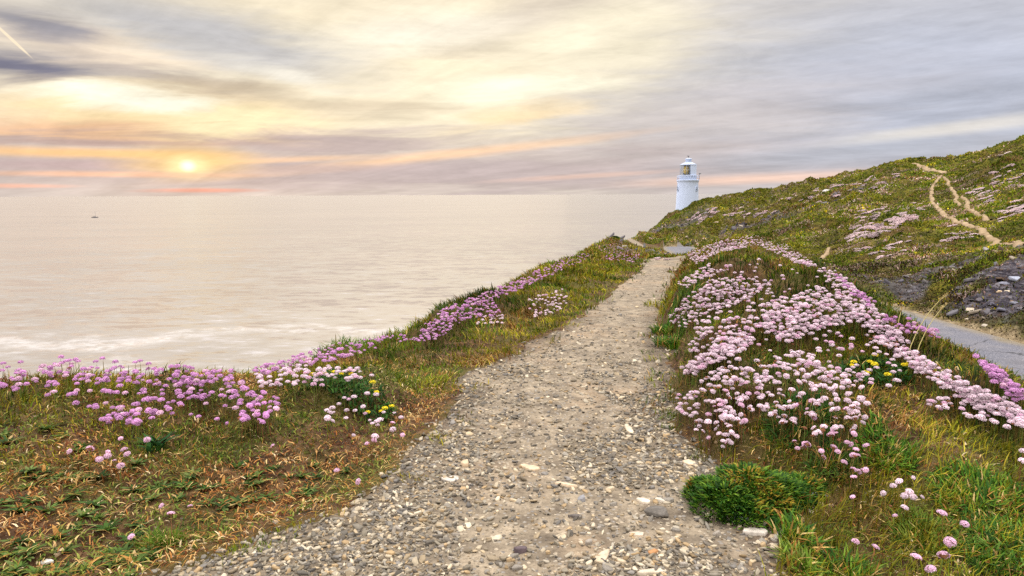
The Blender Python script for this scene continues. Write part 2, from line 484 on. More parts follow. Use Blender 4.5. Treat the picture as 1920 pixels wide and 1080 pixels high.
def pline(pts):
    h = hit([p[0] for p in pts], [p[1] for p in pts], rmin=10)
    return h[~np.isnan(h[:, 0])][:, :2]
TRAILS = [(pline([(1769, 322), (1752, 342), (1744, 362), (1762, 384), (1790, 404), (1808, 417), (1850, 430), (1885, 440), (1925, 449)]), 0.18),
          (pline([(1771, 325), (1786, 350), (1803, 376)]), 0.16),
          (pline([(1806, 362), (1830, 380), (1866, 400)]), 0.16),
          (pline([(1712, 303), (1728, 309), (1744, 318)]), 0.2),
          (pline([(1722, 302), (1752, 306), (1772, 313), (1770, 322)]), 0.25),
          (pline([(1560, 452), (1552, 462), (1543, 474)]), 0.14)]
def trail_d(x, y):
    d = np.full(np.shape(x), 99.0)
    for pl, w in TRAILS:
        if len(pl) > 1: d = np.minimum(d, poly_d(x, y, pl) - w * 0.9)
    return d + (fbm(x * 0.7, y * 0.7, 2, 61) - 0.5) * 0.15

# the thrift grows on swelling cushions of turf: lobes raised along the mound, steep at their edges
LOBES = [([(1243, 612), (1285, 552), (1335, 515), (1455, 522), (1410, 566), (1335, 590), (1290, 618)], 0.25),
         ([(1270, 705), (1340, 645), (1410, 616), (1425, 645), (1350, 684), (1290, 712)], 0.20),
         ([(1425, 575), (1540, 532), (1605, 566), (1628, 604), (1560, 616), (1480, 648), (1430, 630)], 0.22),
         ([(1530, 505), (1580, 512), (1655, 585), (1725, 662), (1805, 712), (1930, 772), (1930, 815), (1800, 750), (1712, 700), (1635, 640), (1590, 590)], 0.19),
         ([(1250, 800), (1258, 742), (1300, 716), (1350, 684), (1445, 684), (1450, 750), (1395, 808), (1360, 850), (1318, 822)], 0.22),
         ([(1452, 700), (1520, 706), (1640, 745), (1655, 805), (1560, 818), (1480, 800)], 0.14),
         ([(1735, 750), (1860, 734), (1930, 780), (1930, 818), (1800, 778), (1740, 774)], 0.13),
         ([(285, 710), (430, 690), (480, 722), (528, 752), (508, 798), (430, 795), (370, 750), (310, 770)], 0.13),
         ([(776, 642), (800, 603), (832, 576), (925, 556), (945, 592), (870, 604), (815, 645)], 0.23),
         ([(580, 745), (640, 700), (740, 705), (770, 745), (680, 770)], 0.12)]
def lobe_lift(x, y):
    out = np.zeros(np.shape(x))
    for pl, hgt in LOBES:
        w = hit([p[0] for p in pl], [p[1] for p in pl], 0.05); w = w[~np.isnan(w[:, 0])][:, :2]
        if len(w) < 3: continue
        lo, hi = w.min(0) - 1, w.max(0) + 1
        m = (x > lo[0]) & (x < hi[0]) & (y > lo[1]) & (y < hi[1])
        xm, ym = x[m], y[m]
        wx = xm + (fbm(xm * 2.2, ym * 2.2, 3, 201) - 0.5) * 0.5; wy = ym + (fbm(xm * 2.2 + 9, ym * 2.2, 3, 203) - 0.5) * 0.5
        ins = np.zeros(len(xm), bool)
        for (x1, y1), (x2, y2) in zip(w, np.roll(w, -1, 0)):
            c = (y1 > wy) != (y2 > wy)
            ins ^= c & (wx < (x2 - x1) * (wy - y1) / (y2 - y1 + 1e-12) + x1)
        d = poly_d(wx, wy, np.concatenate([w, w[:1]])); sd = np.where(ins, d, -d)
        out[m] = np.maximum(out[m], hgt * sstep(-0.11, 0.11, sd) * (0.8 + 0.5 * (vnoise(xm * 3, ym * 3, 205) - 0.3)))
    return out * sstep(0.02, 0.22, path_d(x, y)) * sstep(1.7, 2.3, np.abs(road_d(x, y)))

# worn paths lie even: shape the ground again with the trails known
_lift = lobe_lift(GX.ravel(), GY.ravel()).reshape(GX.shape)
GZ = height_raw(GX.ravel(), GY.ravel()).reshape(GX.shape) + _lift

def lift(x, y):
    """how far the turf swells into a cushion here"""
    i = np.clip(np.searchsorted(AZ, np.arctan2(x, y)), 0, len(AZ) - 1)
    j = np.clip(((np.log(np.maximum(np.hypot(x, y), 0.36)) - LR[0]) / (LR[1] - LR[0])).astype(int), 0, NR - 1)
    return _lift[i, j]
# ------------------------------------------------------------------ mesh and object helpers
def np_mesh(name, V, faces, smooth=False, cols=None, attrs=None):
    """faces: list of (n, k) index arrays; cols: per-vertex colour"""
    me = bpy.data.meshes.new(name)
    V = np.ascontiguousarray(V, np.float32)
    me.vertices.add(len(V)); me.vertices.foreach_set('co', V.ravel())
    fl = [np.ascontiguousarray(f, np.int32) for f in faces if len(f)]
    nl = sum(f.size for f in fl); nf = sum(len(f) for f in fl)
    me.loops.add(nl); me.polygons.add(nf)
    me.loops.foreach_set('vertex_index', np.concatenate([f.ravel() for f in fl]))
    tot = np.concatenate([np.full(len(f), f.shape[1], np.int32) for f in fl])
    st = np.zeros(nf, np.int32); st[1:] = np.cumsum(tot)[:-1]
    me.polygons.foreach_set('loop_start', st)
    if smooth:
        me.polygons.foreach_set('use_smooth', np.ones(nf, bool))
    me.update(calc_edges=True)
    if cols is not None:
        a = me.attributes.new('Col', 'FLOAT_COLOR', 'POINT')
        c = np.ones((len(V), 4), np.float32); c[:, :3] = cols
        a.data.foreach_set('color', c.ravel())
    for k, v in (attrs or {}).items():
        a = me.attributes.new(k, 'FLOAT', 'POINT'); a.data.foreach_set('value', np.ascontiguousarray(v, np.float32))
    return me

def link(name, me, mat=None, parent=None, loc=None):
    o = bpy.data.objects.new(name, me); COL.objects.link(o)
    if mat is not None and me is not None and not me.materials: me.materials.append(mat)
    if parent is not None: o.parent = parent
    if loc is not None: o.location = loc
    return o
def tag(o, label=None, cat=None, group=None, kind=None):
    for k, v in (('label', label), ('category', cat), ('group', group), ('kind', kind)):
        if v: o[k] = v
    return o
def empty(name, loc, label, cat, group=None, rz=0.0):
    o = bpy.data.objects.new(name, None); COL.objects.link(o)
    o.empty_display_size = 0.1
    o.location = loc; o.rotation_euler = (0, 0, rz)
    return tag(o, label, cat, group)
def copy_tree(o, loc, label, group, rz=0.0, scale=None):
    c = o.copy(); COL.objects.link(c); c.location = loc; c.rotation_euler = (0, 0, rz)
    if scale is not None: c.scale = (scale,) * 3
    c['label'] = label
    if group: c['group'] = group
    for ch in list(o.children):
        k = ch.copy(); COL.objects.link(k); k.parent = c
        for g in ch.children:
            q = g.copy(); COL.objects.link(q); q.parent = k
    return c

def bm_mesh(name, bm):
    me = bpy.data.meshes.new(name); bm.to_mesh(me); bm.free(); return me
def lathe(prof, seg=48, a0=0.0, a1=2 * math.pi, cap=True):
    """surface of revolution from (radius, z) pairs"""
    full = abs(a1 - a0 - 2 * math.pi) < 1e-6
    n = seg if full else seg + 1
    an = a0 + (a1 - a0) * np.arange(n) / seg
    V, F = [], []
    for r, z in prof:
        V += [(r * math.cos(a), r * math.sin(a), z) for a in an]
    for i in range(len(prof) - 1):
        for k in range(seg):
            k2 = (k + 1) % n
            F.append((i * n + k, i * n + k2, (i + 1) * n + k2, (i + 1) * n + k))
    return np.array(V), [np.array(F)]
def tube(pts, rad, seg=6):
    """round bar through points; rad a number or one per point"""
    pts = np.array(pts, float); rad = np.broadcast_to(rad, (len(pts),))
    tan = np.gradient(pts, axis=0); tan /= np.linalg.norm(tan, axis=1)[:, None]
    ref = np.array([0, 0, 1.0]) if abs(tan[0, 2]) < 0.9 else np.array([1.0, 0, 0])
    u = np.cross(tan, ref); u /= np.linalg.norm(u, axis=1)[:, None]; w = np.cross(tan, u)
    an = 2 * math.pi * np.arange(seg) / seg
    V = (pts[:, None] + rad[:, None, None] * (np.cos(an)[None, :, None] * u[:, None] + np.sin(an)[None, :, None] * w[:, None])).reshape(-1, 3)
    F = [(i * seg + k, i * seg + (k + 1) % seg, (i + 1) * seg + (k + 1) % seg, (i + 1) * seg + k) for i in range(len(pts) - 1) for k in range(seg)]
    return V, [np.array(F), np.array([list(range(seg))[::-1], [(len(pts) - 1) * seg + k for k in range(seg)]])]
def box(cx, cy, cz, sx, sy, sz):
    V = np.array([(cx + a * sx / 2, cy + b * sy / 2, cz + c * sz / 2) for c in (-1, 1) for b in (-1, 1) for a in (-1, 1)])
    return V, [np.array([(0, 2, 3, 1), (4, 5, 7, 6), (0, 1, 5, 4), (2, 6, 7, 3), (0, 4, 6, 2), (1, 3, 7, 5)])]
def join(*parts):
    V, Fs, o = [], {}, 0
    for v, fs in parts:
        V.append(v)
        for f in fs:
            f = np.asarray(f)
            if len(f): Fs.setdefault(f.shape[1], []).append(f + o)
        o += len(v)
    return np.concatenate(V), [np.concatenate(f) for f in Fs.values()]

# ------------------------------------------------------------------ materials
def new_mat(name):
    m = bpy.data.materials.new(name); m.use_nodes = True
    m.node_tree.nodes.clear()
    return m, NT(m.node_tree)
def finish(N, shader, disp=None):
    o = N.node('ShaderNodeOutputMaterial'); N.l.new(shader, o.inputs[0])
def principled(N, col, rough=0.8, spec=0.3, normal=None, metal=0.0, **kw):
    p = N.node('ShaderNodeBsdfPrincipled')
    N.put(p.inputs['Base Color'], col); N.put(p.inputs['Roughness'], rough)
    N.put(p.inputs['Specular IOR Level'], spec); N.put(p.inputs['Metallic'], metal)
    if normal is not None: N.put(p.inputs['Normal'], normal)
    for k, v in kw.items(): N.put(p.inputs[k], v)
    return p.outputs[0]
def bump(N, h, strength=0.5, dist=0.02, normal=None):
    b = N.node('ShaderNodeBump'); N.put(b.inputs['Height'], h)
    b.inputs['Strength'].default_value = strength; b.inputs['Distance'].default_value = dist
    if normal is not None: N.put(b.inputs['Normal'], normal)
    return b.outputs[0]
def pos(N): return N.node('ShaderNodeNewGeometry').outputs['Position']
def attr(N, name, out='Fac'):
    n = N.node('ShaderNodeAttribute'); n.attribute_name = name
    return n.outputs[out]

def mat_ground():
    m, N = new_mat('turf_soil'); P = pos(N)
    n1 = N.noise(P, 1.3, 5, 0.6); n2 = N.noise(P, 9, 5, 0.65); n3 = N.noise(P, 60, 3, 0.6)
    c = N.ramp(n2, [(0.3, lin((44, 32, 22))), (0.5, lin((84, 60, 40))), (0.68, lin((128, 98, 68)))])
    c = N.mix(N.rng(n1, 0.42, 0.6, 0, 0.75), c, N.ramp(n3, [(0.3, lin((50, 56, 20))), (0.7, lin((104, 100, 40)))]))
    sp = N.voro(P, 75, 'F1')
    c = N.mix(N.math('LESS_THAN', sp, 0.16), c, lin((150, 136, 118)))
    rk = attr(N, 'rock')
    c = N.mix(rk, c, rock_col(N, P))
    finish(N, principled(N, c, 0.95, 0.15, bump(N, n3, 0.8, 0.03)))
    return m
def rock_col(N, P):
    q = N.mapv(P, rot=(R(24), R(-18), R(30)), scale=(0.7, 0.7, 3.4))
    a = N.noise(q, 2.4, 7, 0.72, 0.6); b = N.noise(P, 7, 4, 0.6)
    c = N.ramp(a, [(0.30, lin((26, 24, 30))), (0.44, lin((58, 54, 62))), (0.56, lin((96, 90, 94))), (0.64, lin((140, 136, 142))), (0.74, lin((196, 182, 162)))])
    return N.mix(N.rng(b, 0.55, 0.7, 0, 0.7), c, lin((112, 84, 56)))
def mat_hill():
    m, N = new_mat('hill_turf'); P = pos(N)
    q = N.mapv(P, rot=(0, 0, R(28)), scale=(0.35, 1.0, 1.0))
    n1 = N.noise(q, 0.28, 6, 0.62); n2 = N.noise(P, 1.6, 6, 0.66); n3 = N.noise(P, 7, 4, 0.6)
    c = N.ramp(n2, [(0.30, lin((36, 40, 16))), (0.46, lin((74, 76, 26))), (0.58, lin((112, 106, 36))), (0.72, lin((140, 118, 62)))])
    c = N.mix(N.rng(n1, 0.46, 0.62, 0, 0.8), c, N.ramp(n3, [(0.3, lin((52, 36, 22))), (0.7, lin((124, 96, 56)))]))
    c = N.mix(attr(N, 'rock'), c, rock_col(N, P))
    c = N.mix(attr(N, 'verge'), c, N.ramp(n3, [(0.3, lin((96, 80, 56))), (0.7, lin((178, 158, 124)))]))
    finish(N, principled(N, c, 0.95, 0.12, bump(N, n3, 1.0, 0.25)))
    return m
def mat_path():
    m, N = new_mat('path_grit'); P = pos(N)
    n1 = N.noise(P, 0.9, 5, 0.6); n2 = N.noise(P, 5.5, 5, 0.62); n3 = N.noise(P, 60, 4, 0.65)
    c = N.ramp(n2, [(0.28, lin((86, 76, 64))), (0.5, lin((130, 117, 98))), (0.72, lin((168, 152, 128)))])
    c = N.mix(N.rng(n1, 0.52, 0.68, 0, 0.4), c, lin((176, 146, 112)))
    # small stones bedded in the grit
    v = N.voro(P, 38, 'F1'); vc = N.voro(P, 38, 'F1', out='Color')
    sx = N.node('ShaderNodeSeparateColor'); N.put(sx.inputs[0], vc)
    st = N.ramp(sx.outputs[0], [(0.0, lin((122, 116, 110))), (0.35, lin((150, 142, 130))), (0.7, lin((166, 152, 130))), (1.0, lin((186, 170, 146)))])
    c = N.mix(N.math('MULTIPLY', N.math('LESS_THAN', v, 0.42), N.math('GREATER_THAN', sx.outputs[1], 0.6)), c, st)
    c = N.mix(N.rng(n3, 0.35, 0.5, 0.5, 0.0), c, lin((84, 72, 60)))
    c = N.mix(attr(N, 'soil'), c, N.ramp(n3, [(0.3, lin((46, 38, 32))), (0.7, lin((104, 86, 68)))]))
    c = N.mix(N.math('MULTIPLY', attr(N, 'shingle'), 0.75), c, N.ramp(n3, [(0.3, lin((70, 62, 52))), (0.7, lin((134, 120, 100)))]))  # dirt under the chips darkened, shade of the gaps put into its colour
    h = N.math('ADD', N.math('MULTIPLY', n3, 0.7), N.math('MULTIPLY', N.rng(v, 0.1, 0.5, 1, 0), 0.8))
    finish(N, principled(N, c, 0.9, 0.2, bump(N, h, 0.8, 0.012)))
    return m
def mat_trail():
    m, N = new_mat('bare_trail'); P = pos(N)
    n = N.noise(P, 1.5, 5, 0.6)
    c = N.ramp(n, [(0.3, lin((120, 100, 74))), (0.6, lin((160, 138, 108))), (0.75, lin((184, 164, 136)))])
    finish(N, principled(N, c, 0.95, 0.1, bump(N, n, 0.6, 0.1)))
    return m
def mat_road():
    m, N = new_mat('asphalt'); P = pos(N)
    n = N.noise(P, 45, 3, 0.7); n1 = N.noise(P, 0.7, 4, 0.6)
    c = N.ramp(n, [(0.3, lin((52, 54, 62))), (0.52, lin((98, 98, 106))), (0.7, lin((150, 146, 148)))])
    c = N.mix(N.rng(n1, 0.4, 0.7, 0, 0.45), c, lin((142, 134, 128)))
    ce = N.voro(N.vmath('ADD', P, N.vmath('SCALE', N.noise(P, 1.2, 4, 0.6, out=1), scale=0.9)), 0.55, 'DISTANCE_TO_EDGE')
    c = N.mix(N.math('MULTIPLY', N.math('LESS_THAN', ce, 0.012), 0.7), c, lin((40, 40, 42)))
    c = N.mix(N.rng(N.noise(P, 0.35, 3, 0.6), 0.56, 0.60, 0, 0.4), c, lin((70, 70, 76)))
    c = N.mix(N.math('MULTIPLY', attr(N, 'verge'), 0.8), c, N.ramp(n, [(0.35, lin((84, 74, 52))), (0.65, lin((150, 136, 110)))]))
    finish(N, principled(N, c, 0.85, 0.3, bump(N, n, 0.5, 0.01)))
    return m
def mat_sea():
    m, N = new_mat('sea_water'); P = pos(N)
    q = N.mapv(P, rot=(0, 0, R(18)), scale=(0.42, 1.0, 1.0))
    w1 = N.noise(q, 0.085, 5, 0.6, 0.4); w2 = N.noise(q, 0.22, 5, 0.62, 0.4); w3 = N.noise(q, 0.9, 3, 0.6)
    swirl = N.noise(N.mapv(P, scale=(0.35, 1, 1)), 0.008, 4, 0.55, 0.8)
    h = N.math('ADD', N.math('MULTIPLY', w1, 4.2), N.math('ADD', N.math('MULTIPLY', w2, 2.2), N.math('MULTIPLY', w3, 0.4)))
    def slope(scale, amt, det):
        return N.vmath('MULTIPLY', N.vmath('SUBTRACT', N.noise(q, scale, det, 0.6, 0.3, out=1), (0.5, 0.5, 0.5)), (amt * 0.6, amt, 0.0))
    sl = N.vmath('ADD', N.vmath('ADD', slope(0.045, 0.18, 3), slope(0.13, 0.50, 3)), slope(0.4, 0.34, 2))
    nrm = N.vmath('NORMALIZE', N.vmath('ADD', sl, (0.0, 0.0, 1.0)))
    base = N.mix(N.rng(swirl, 0.4, 0.62), lin((110, 105, 102)), lin((124, 117, 111)))
    # drifting foam: a winding band and a broken patch, on the water off the headland
    sp = N.node('ShaderNodeSeparateXYZ'); N.put(sp.inputs[0], P)
    f1 = N.noise(N.mapv(P, scale=(1, 1, 1)), 0.045, 5, 0.65, 1.0)
    wob = N.noise(P, 0.014, 3, 0.5)
    line = N.math('SUBTRACT', N.math('SUBTRACT', sp.outputs[1], N.math('MULTIPLY', sp.outputs[0], FOAM[1])), FOAM[0])
    line = N.math('ADD', line, N.math('MULTIPLY', N.math('SUBTRACT', wob, 0.5), 90.0))
    band = N.rng(N.math('ABSOLUTE', line), 3.0, 16.0, 1.0, 0.0, True)
    inx = N.math('MULTIPLY', N.rng(sp.outputs[0], -200, -150, 0, 1, True), N.rng(sp.outputs[0], -40, 0, 1, 0, True))
    foam = N.math('MULTIPLY', N.math('MULTIPLY', band, inx), N.rng(f1, 0.42, 0.60, 0.1, 1.0, True))
    near = N.math('MULTIPLY', N.rng(sp.outputs[1], 190, 240, 1.0, 0.0, True), N.rng(f1, 0.56, 0.68, 0.0, 0.6, True))
    foam = N.math('MULTIPLY', N.math('MAXIMUM', foam, near), N.rng(N.noise(P, 0.22, 5, 0.7, 1.5), 0.35, 0.6, 0.25, 1.0))
    dif = N.node('ShaderNodeBsdfDiffuse'); N.put(dif.inputs[0], base); N.put(dif.inputs['Normal'], nrm)
    gl = N.node('ShaderNodeBsdfGlossy'); N.put(gl.inputs[0], (0.90, 0.87, 0.845)); gl.inputs['Roughness'].default_value = 0.2; N.put(gl.inputs['Normal'], nrm)
    mg = N.node('ShaderNodeMixShader'); mg.inputs[0].default_value = 0.66; N.l.new(dif.outputs[0], mg.inputs[1]); N.l.new(gl.outputs[0], mg.inputs[2])
    glossy = mg.outputs[0]
    white = principled(N, lin((198, 194, 190)), 0.9, 0.2, nrm)
    mx = N.node('ShaderNodeMixShader'); N.put(mx.inputs[0], N.math('MULTIPLY', foam, 0.52)); N.l.new(glossy, mx.inputs[1]); N.l.new(white, mx.inputs[2])
    finish(N, mx.outputs[0])
    return m
FOAM = (243.0, 0.16)
def plain(name, rgb, rough=0.6, spec=0.4, var=0.06, scale=4.0, metal=0.0):
    m, N = new_mat(name); P = N.node('ShaderNodeTexCoord').outputs['Object']
    n = N.noise(P, scale, 4, 0.6)
    c = N.mix(N.rng(n, 0.3, 0.7), tuple(k * (1 - var) for k in lin(rgb)), tuple(min(1, k * (1 + var)) for k in lin(rgb)))
    finish(N, principled(N, c, rough, spec, None, metal))
    return m
def mat_leaf(name, trans=0.3, rough=0.6, spec=0.25, objvar=0.0):
    """leaf, blade or petal coloured by its vertices; lets some light through"""
    m, N = new_mat(name)
    c = attr(N, 'Col', 'Color')
    if objvar:
        oi = N.node('ShaderNodeObjectInfo').outputs['Random']
        c = N.vmath('SCALE', c, scale=N.rng(oi, 0, 1, 1 - objvar, 1 + objvar))
    p = principled(N, c, rough, spec)
    t = N.node('ShaderNodeBsdfTranslucent'); N.put(t.inputs[0], c)
    mx = N.node('ShaderNodeMixShader'); mx.inputs[0].default_value = trans
    N.l.new(p, mx.inputs[1]); N.l.new(t.outputs[0], mx.inputs[2])
    finish(N, mx.outputs[0])
    return m
def mat_stone(name, objvar=0.0):
    m, N = new_mat(name); P = N.node('ShaderNodeTexCoord').outputs['Object']
    c = attr(N, 'Col', 'Color')
    if objvar:
        oi = N.node('ShaderNodeObjectInfo').outputs['Random']
        c = N.vmath('SCALE', c, scale=N.rng(oi, 0, 1, 1 - objvar, 1 + objvar))
    n = N.noise(P, 40, 4, 0.65)
    n2 = N.noise(P, 5, 5, 0.65)
    c = N.vmath('SCALE', c, scale=N.rng(n2, 0.3, 0.7, 0.7, 1.2))
    c = N.vmath('SCALE', c, scale=N.rng(n, 0.3, 0.7, 0.78, 1.15))
    finish(N, principled(N, c, 0.85, 0.25, bump(N, n, 0.5, 0.006)))
    return m

M_GROUND, M_HILL, M_PATH, M_TRAIL, M_ROAD, M_SEA = mat_ground(), mat_hill(), mat_path(), mat_trail(), mat_road(), mat_sea()

# ------------------------------------------------------------------ the setting
def shingle(x, y):
    """where loose chips have gathered; dirt there is darkened as shade between them"""
    az = np.arctan2(x, y)
    l = sstep(-0.02, -0.26, az) * sstep(6.5, 4.2, y)
    return np.clip(l + 0.9 * sstep(0.50, 0.62, fbm(x * 1.7, y * 1.7, 3, 111)) * sstep(9, 6, y), 0, 1)

def verge(x, y, name):
    d = np.abs(road_d(x, y)) + 0.7 * (fbm(x * 1.5, y * 1.5, 3, 173) - 0.5)
    return sstep(1.95, 1.6, d) if name == 'hill' else sstep(0.9, 1.5, d)

def build_terrain():
    nA, nR = GX.shape
    idx = np.arange(nA * nR).reshape(nA, nR)
    quads = np.stack([idx[:-1, :-1], idx[1:, :-1], idx[1:, 1:], idx[:-1, 1:]], -1).reshape(-1, 4)[:, ::-1]
    X, Y = GX.ravel().copy(), GY.ravel().copy()
    # pull vertices onto the borders of path, road and trails, so the borders run smoothly
    rr = np.hypot(X, Y)
    for f, m in ((path_d, (X < 12) & (Y < 95) & (Y > -3)), (lambda a, b: np.abs(road_d(a, b)) - 1.5, (Y < RYM) & (Y > -3) & (X > 5))):
        i = np.where(m & (np.abs(np.arctan2(X, Y)) < R(46)))[0]
        v = f(X[i], Y[i]); e = 0.01
        gx = (f(X[i] + e, Y[i]) - f(X[i] - e, Y[i])) / (2 * e); gy = (f(X[i], Y[i] + e) - f(X[i], Y[i] - e)) / (2 * e)
        g2 = gx * gx + gy * gy + 1e-6
        # size of a cell along the gradient: long radially, short sideways
        ux, uy = X[i] / rr[i], Y[i] / rr[i]
        gr, gt = gx * ux + gy * uy, gx * uy - gy * ux
        lim = 0.62 * (np.abs(gr) * rr[i] * (LR[1] - LR[0]) + np.abs(gt) * rr[i] * R(0.125))
        ok = np.abs(v) < lim
        X[i[ok]] -= (v * gx / g2)[ok]; Y[i[ok]] -= (v * gy / g2)[ok]
    V = np.column_stack([X, Y, H(X, Y)])
    c = V[quads].mean(1)
    x, y = c[:, 0], c[:, 1]
    rd = road_d(x, y); pd = path_d(x, y); td = trail_d(x, y)
    road = (np.abs(rd) < 1.5) & (y < RYM)
    path = (pd < 0) & ~road
    hill = ((rd > 1.5) & (y > -8) & (y <= RYM) & (np.arctan2(x, y) < 1.5)) | ((y > RYM) & (np.arctan2(x, y) > HILL_AZ))
    hill &= ~road & ~path
    ground = ~(road | path | hill)
    for name, mask, mat in (('ground', ground, M_GROUND), ('path', path, M_PATH), ('road', road, M_ROAD), ('hill', hill, M_HILL)):
        f = quads[mask]; u, inv = np.unique(f, return_inverse=True)
        v = V[u]
        soil = sstep(-0.34, 0.02, path_d(v[:, 0], v[:, 1]) + 0.3 * (fbm(v[:, 0] * 4, v[:, 1] * 4, 3, 171) - 0.5)) * sstep(16, 7, v[:, 1]) if name == 'path' else np.zeros(len(v))
        rk = rock_mask(v[:, 0], v[:, 1])
        me = np_mesh(name, v, [inv.reshape(-1, 4)], True, None, {'rock': rk, 'soil': soil * 0.85, 'shingle': shingle(v[:, 0], v[:, 1]), 'verge': verge(v[:, 0], v[:, 1], name)})
        tag(link(name, me, mat), kind='structure')
build_terrain()

def build_trails():
    """trodden paths over the hill, laid on the turf"""
    for pl, w in TRAILS:
        if len(pl) < 2: continue
        seg = np.hypot(*np.diff(pl, axis=0).T); s = np.concatenate([[0], np.cumsum(seg)])
        t = np.arange(0, s[-1], 0.22)
        # smooth the corners
        c = np.column_stack([np.interp(t, s, pl[:, 0]), np.interp(t, s, pl[:, 1])])
        k = min(15, len(t) // 2 * 2 - 1)
        if k > 2:
            pad = np.concatenate([np.repeat(c[:1], k // 2, 0), c, np.repeat(c[-1:], k // 2, 0)])
            c = np.column_stack([np.convolve(pad[:, i], np.ones(k) / k, 'valid') for i in (0, 1)])
        d = np.gradient(c, axis=0); d /= np.linalg.norm(d, axis=1)[:, None]
        nrm = np.column_stack([-d[:, 1], d[:, 0]])
        n = len(c); ww = w * (0.9 + 0.5 * (fbm(t * 0.6, t * 0 + w * 50, 3, 161) - 0.2)); ww[:4] *= 0.6; ww[-4:] *= 0.6
        off = (fbm(t * 0.35, t * 0 + 9, 2, 163) - 0.5) * 0.5
        V = np.concatenate([c + nrm * (off + ww * f)[:, None] for f in np.linspace(-1, 1, 7)])
        z = H(V[:, 0], V[:, 1]) + np.repeat([-0.06, 0.05, 0.08, 0.08, 0.08, 0.05, -0.06], n)
        F = np.array([(j * n + i, (j + 1) * n + i, (j + 1) * n + i + 1, j * n + i + 1) for j in range(6) for i in range(n - 1)])[:, ::-1]
        tag(link('hill_trail', np_mesh('hill_trail', np.column_stack([V, z]), [F], True), M_TRAIL), kind='structure')
build_trails()

def build_sea():
    S = 60000.0
    V, F = [], []
    ring = [0, 120, 400, 1500, 6000, 20000, S]
    n = 64
    V.append((0, 0, -45))
    for r in ring[1:]:
        V += [(r * math.cos(2 * math.pi * k / n), r * math.sin(2 * math.pi * k / n), -45) for k in range(n)]
    T = np.array([(0, 1 + k, 1 + (k + 1) % n) for k in range(n)])
    Q = np.array([(1 + i * n + k, 1 + (i + 1) * n + k, 1 + (i + 1) * n + (k + 1) % n, 1 + i * n + (k + 1) % n) for i in range(len(ring) - 2) for k in range(n)])
    tag(link('sea', np_mesh('sea', np.array(V), [T, Q]), M_SEA), kind='structure')
build_sea()
# ------------------------------------------------------------------ scattering
def scatter(n, rmin, rmax, expo, amax=R(45), rng=RNG, amin=None):
    """n points over the land, thinning with distance like r**-expo per area"""
    a = rng.uniform(-amax if amin is None else amin, amax, n)
    k = 2 - expo
    u = rng.uniform(0, 1, n)
    r = (rmin ** k + u * (rmax ** k - rmin ** k)) ** (1 / k) if abs(k) > 1e-6 else rmin * (rmax / rmin) ** u
    return np.sin(a) * r, np.cos(a) * r

def land_ok(x, y, margin=0.0):
    re = np.interp(np.arctan2(x, y), _ea, _er)
    rd = road_d(x, y)
    return (path_d(x, y) > margin) & ~((np.abs(rd) < 1.62) & (y < RYM)) & (trail_d(x, y) > 0.12) & (np.hypot(x, y) < re * 1.12 + 0.5)

def blades(base, h, w, ang, bend, col, segs=(0.0, 0.45, 0.8, 1.0), curl=0.35, flat=0.0):
    """curved tapering blades as one vertex/face set"""
    n = len(base)
    dx, dy = np.cos(ang), np.sin(ang)
    t = np.array(segs); wf = np.array([0.75, 1.0, 0.6, 0.0])
    fa = ang + math.pi / 2 + RNG.uniform(-0.9, 0.9, n) * (1 - flat)
    sx, sy = np.cos(fa), np.sin(fa)
    V = np.empty((n, 7, 3), np.float32)
    for k in range(4):
        out = h * bend * (t[k] ** 1.7)
        up = h * (t[k] - curl * bend * t[k] ** 2.2)
        cx = base[:, 0] + dx * out; cy = base[:, 1] + dy * out; cz = base[:, 2] + up
        if k < 3:
            V[:, 2 * k] = np.stack([cx - sx * w * wf[k] / 2, cy - sy * w * wf[k] / 2, cz], -1)
            V[:, 2 * k + 1] = np.stack([cx + sx * w * wf[k] / 2, cy + sy * w * wf[k] / 2, cz], -1)
        else:
            V[:, 6] = np.stack([cx, cy, cz], -1)
    o = (np.arange(n) * 7)[:, None]
    Q = np.concatenate([o + np.array([[0, 1, 3, 2]]), o + np.array([[2, 3, 5, 4]])])
    T = o + np.array([[4, 5, 6]])
    return V.reshape(-1, 3), [Q, T], np.repeat(col, 7, 0)

def pal(*cs): return np.array([lin(c) for c in cs])
P_GREEN = pal((98, 124, 22), (120, 138, 26), (78, 108, 20), (138, 148, 32), (64, 100, 26))
P_YELLOW = pal((170, 160, 36), (152, 146, 30), (184, 166, 52), (138, 138, 28))
P_STRAW = pal((196, 158, 90), (172, 126, 62), (212, 180, 118), (156, 106, 50))
P_BROWN = pal((112, 68, 32), (144, 88, 38), (84, 56, 30), (156, 106, 54))
def pick(p, n): return p[RNG.integers(0, len(p), n)]
def zone_fields(x, y):
    """how dry and how yellow the turf is, place by place"""
    rd = road_d(x, y); left = x < np.interp(y, _ly, _lx)
    dry = fbm(x * 0.8, y * 0.8, 3, 81)
    dry2 = fbm(x * 2.6, y * 2.6, 2, 83)
    d = 0.6 * dry + 0.4 * dry2
    near_left = left * sstep(5.2, 4.2, np.hypot(x, y))
    d = d + near_left * 0.10 + left * sstep(0.75, 0.2, path_d(x, y)) * sstep(9, 6, y) * 0.10
    d = d - (~left & (rd < 0)) * 0.07 * sstep(6, 4, y) - left * sstep(7, 9, y) * sstep(1.2, 0.3, path_d(x, y)) * 0.10
    return d, fbm(x * 1.1 + 40, y * 1.1, 3, 87), near_left, left, rd
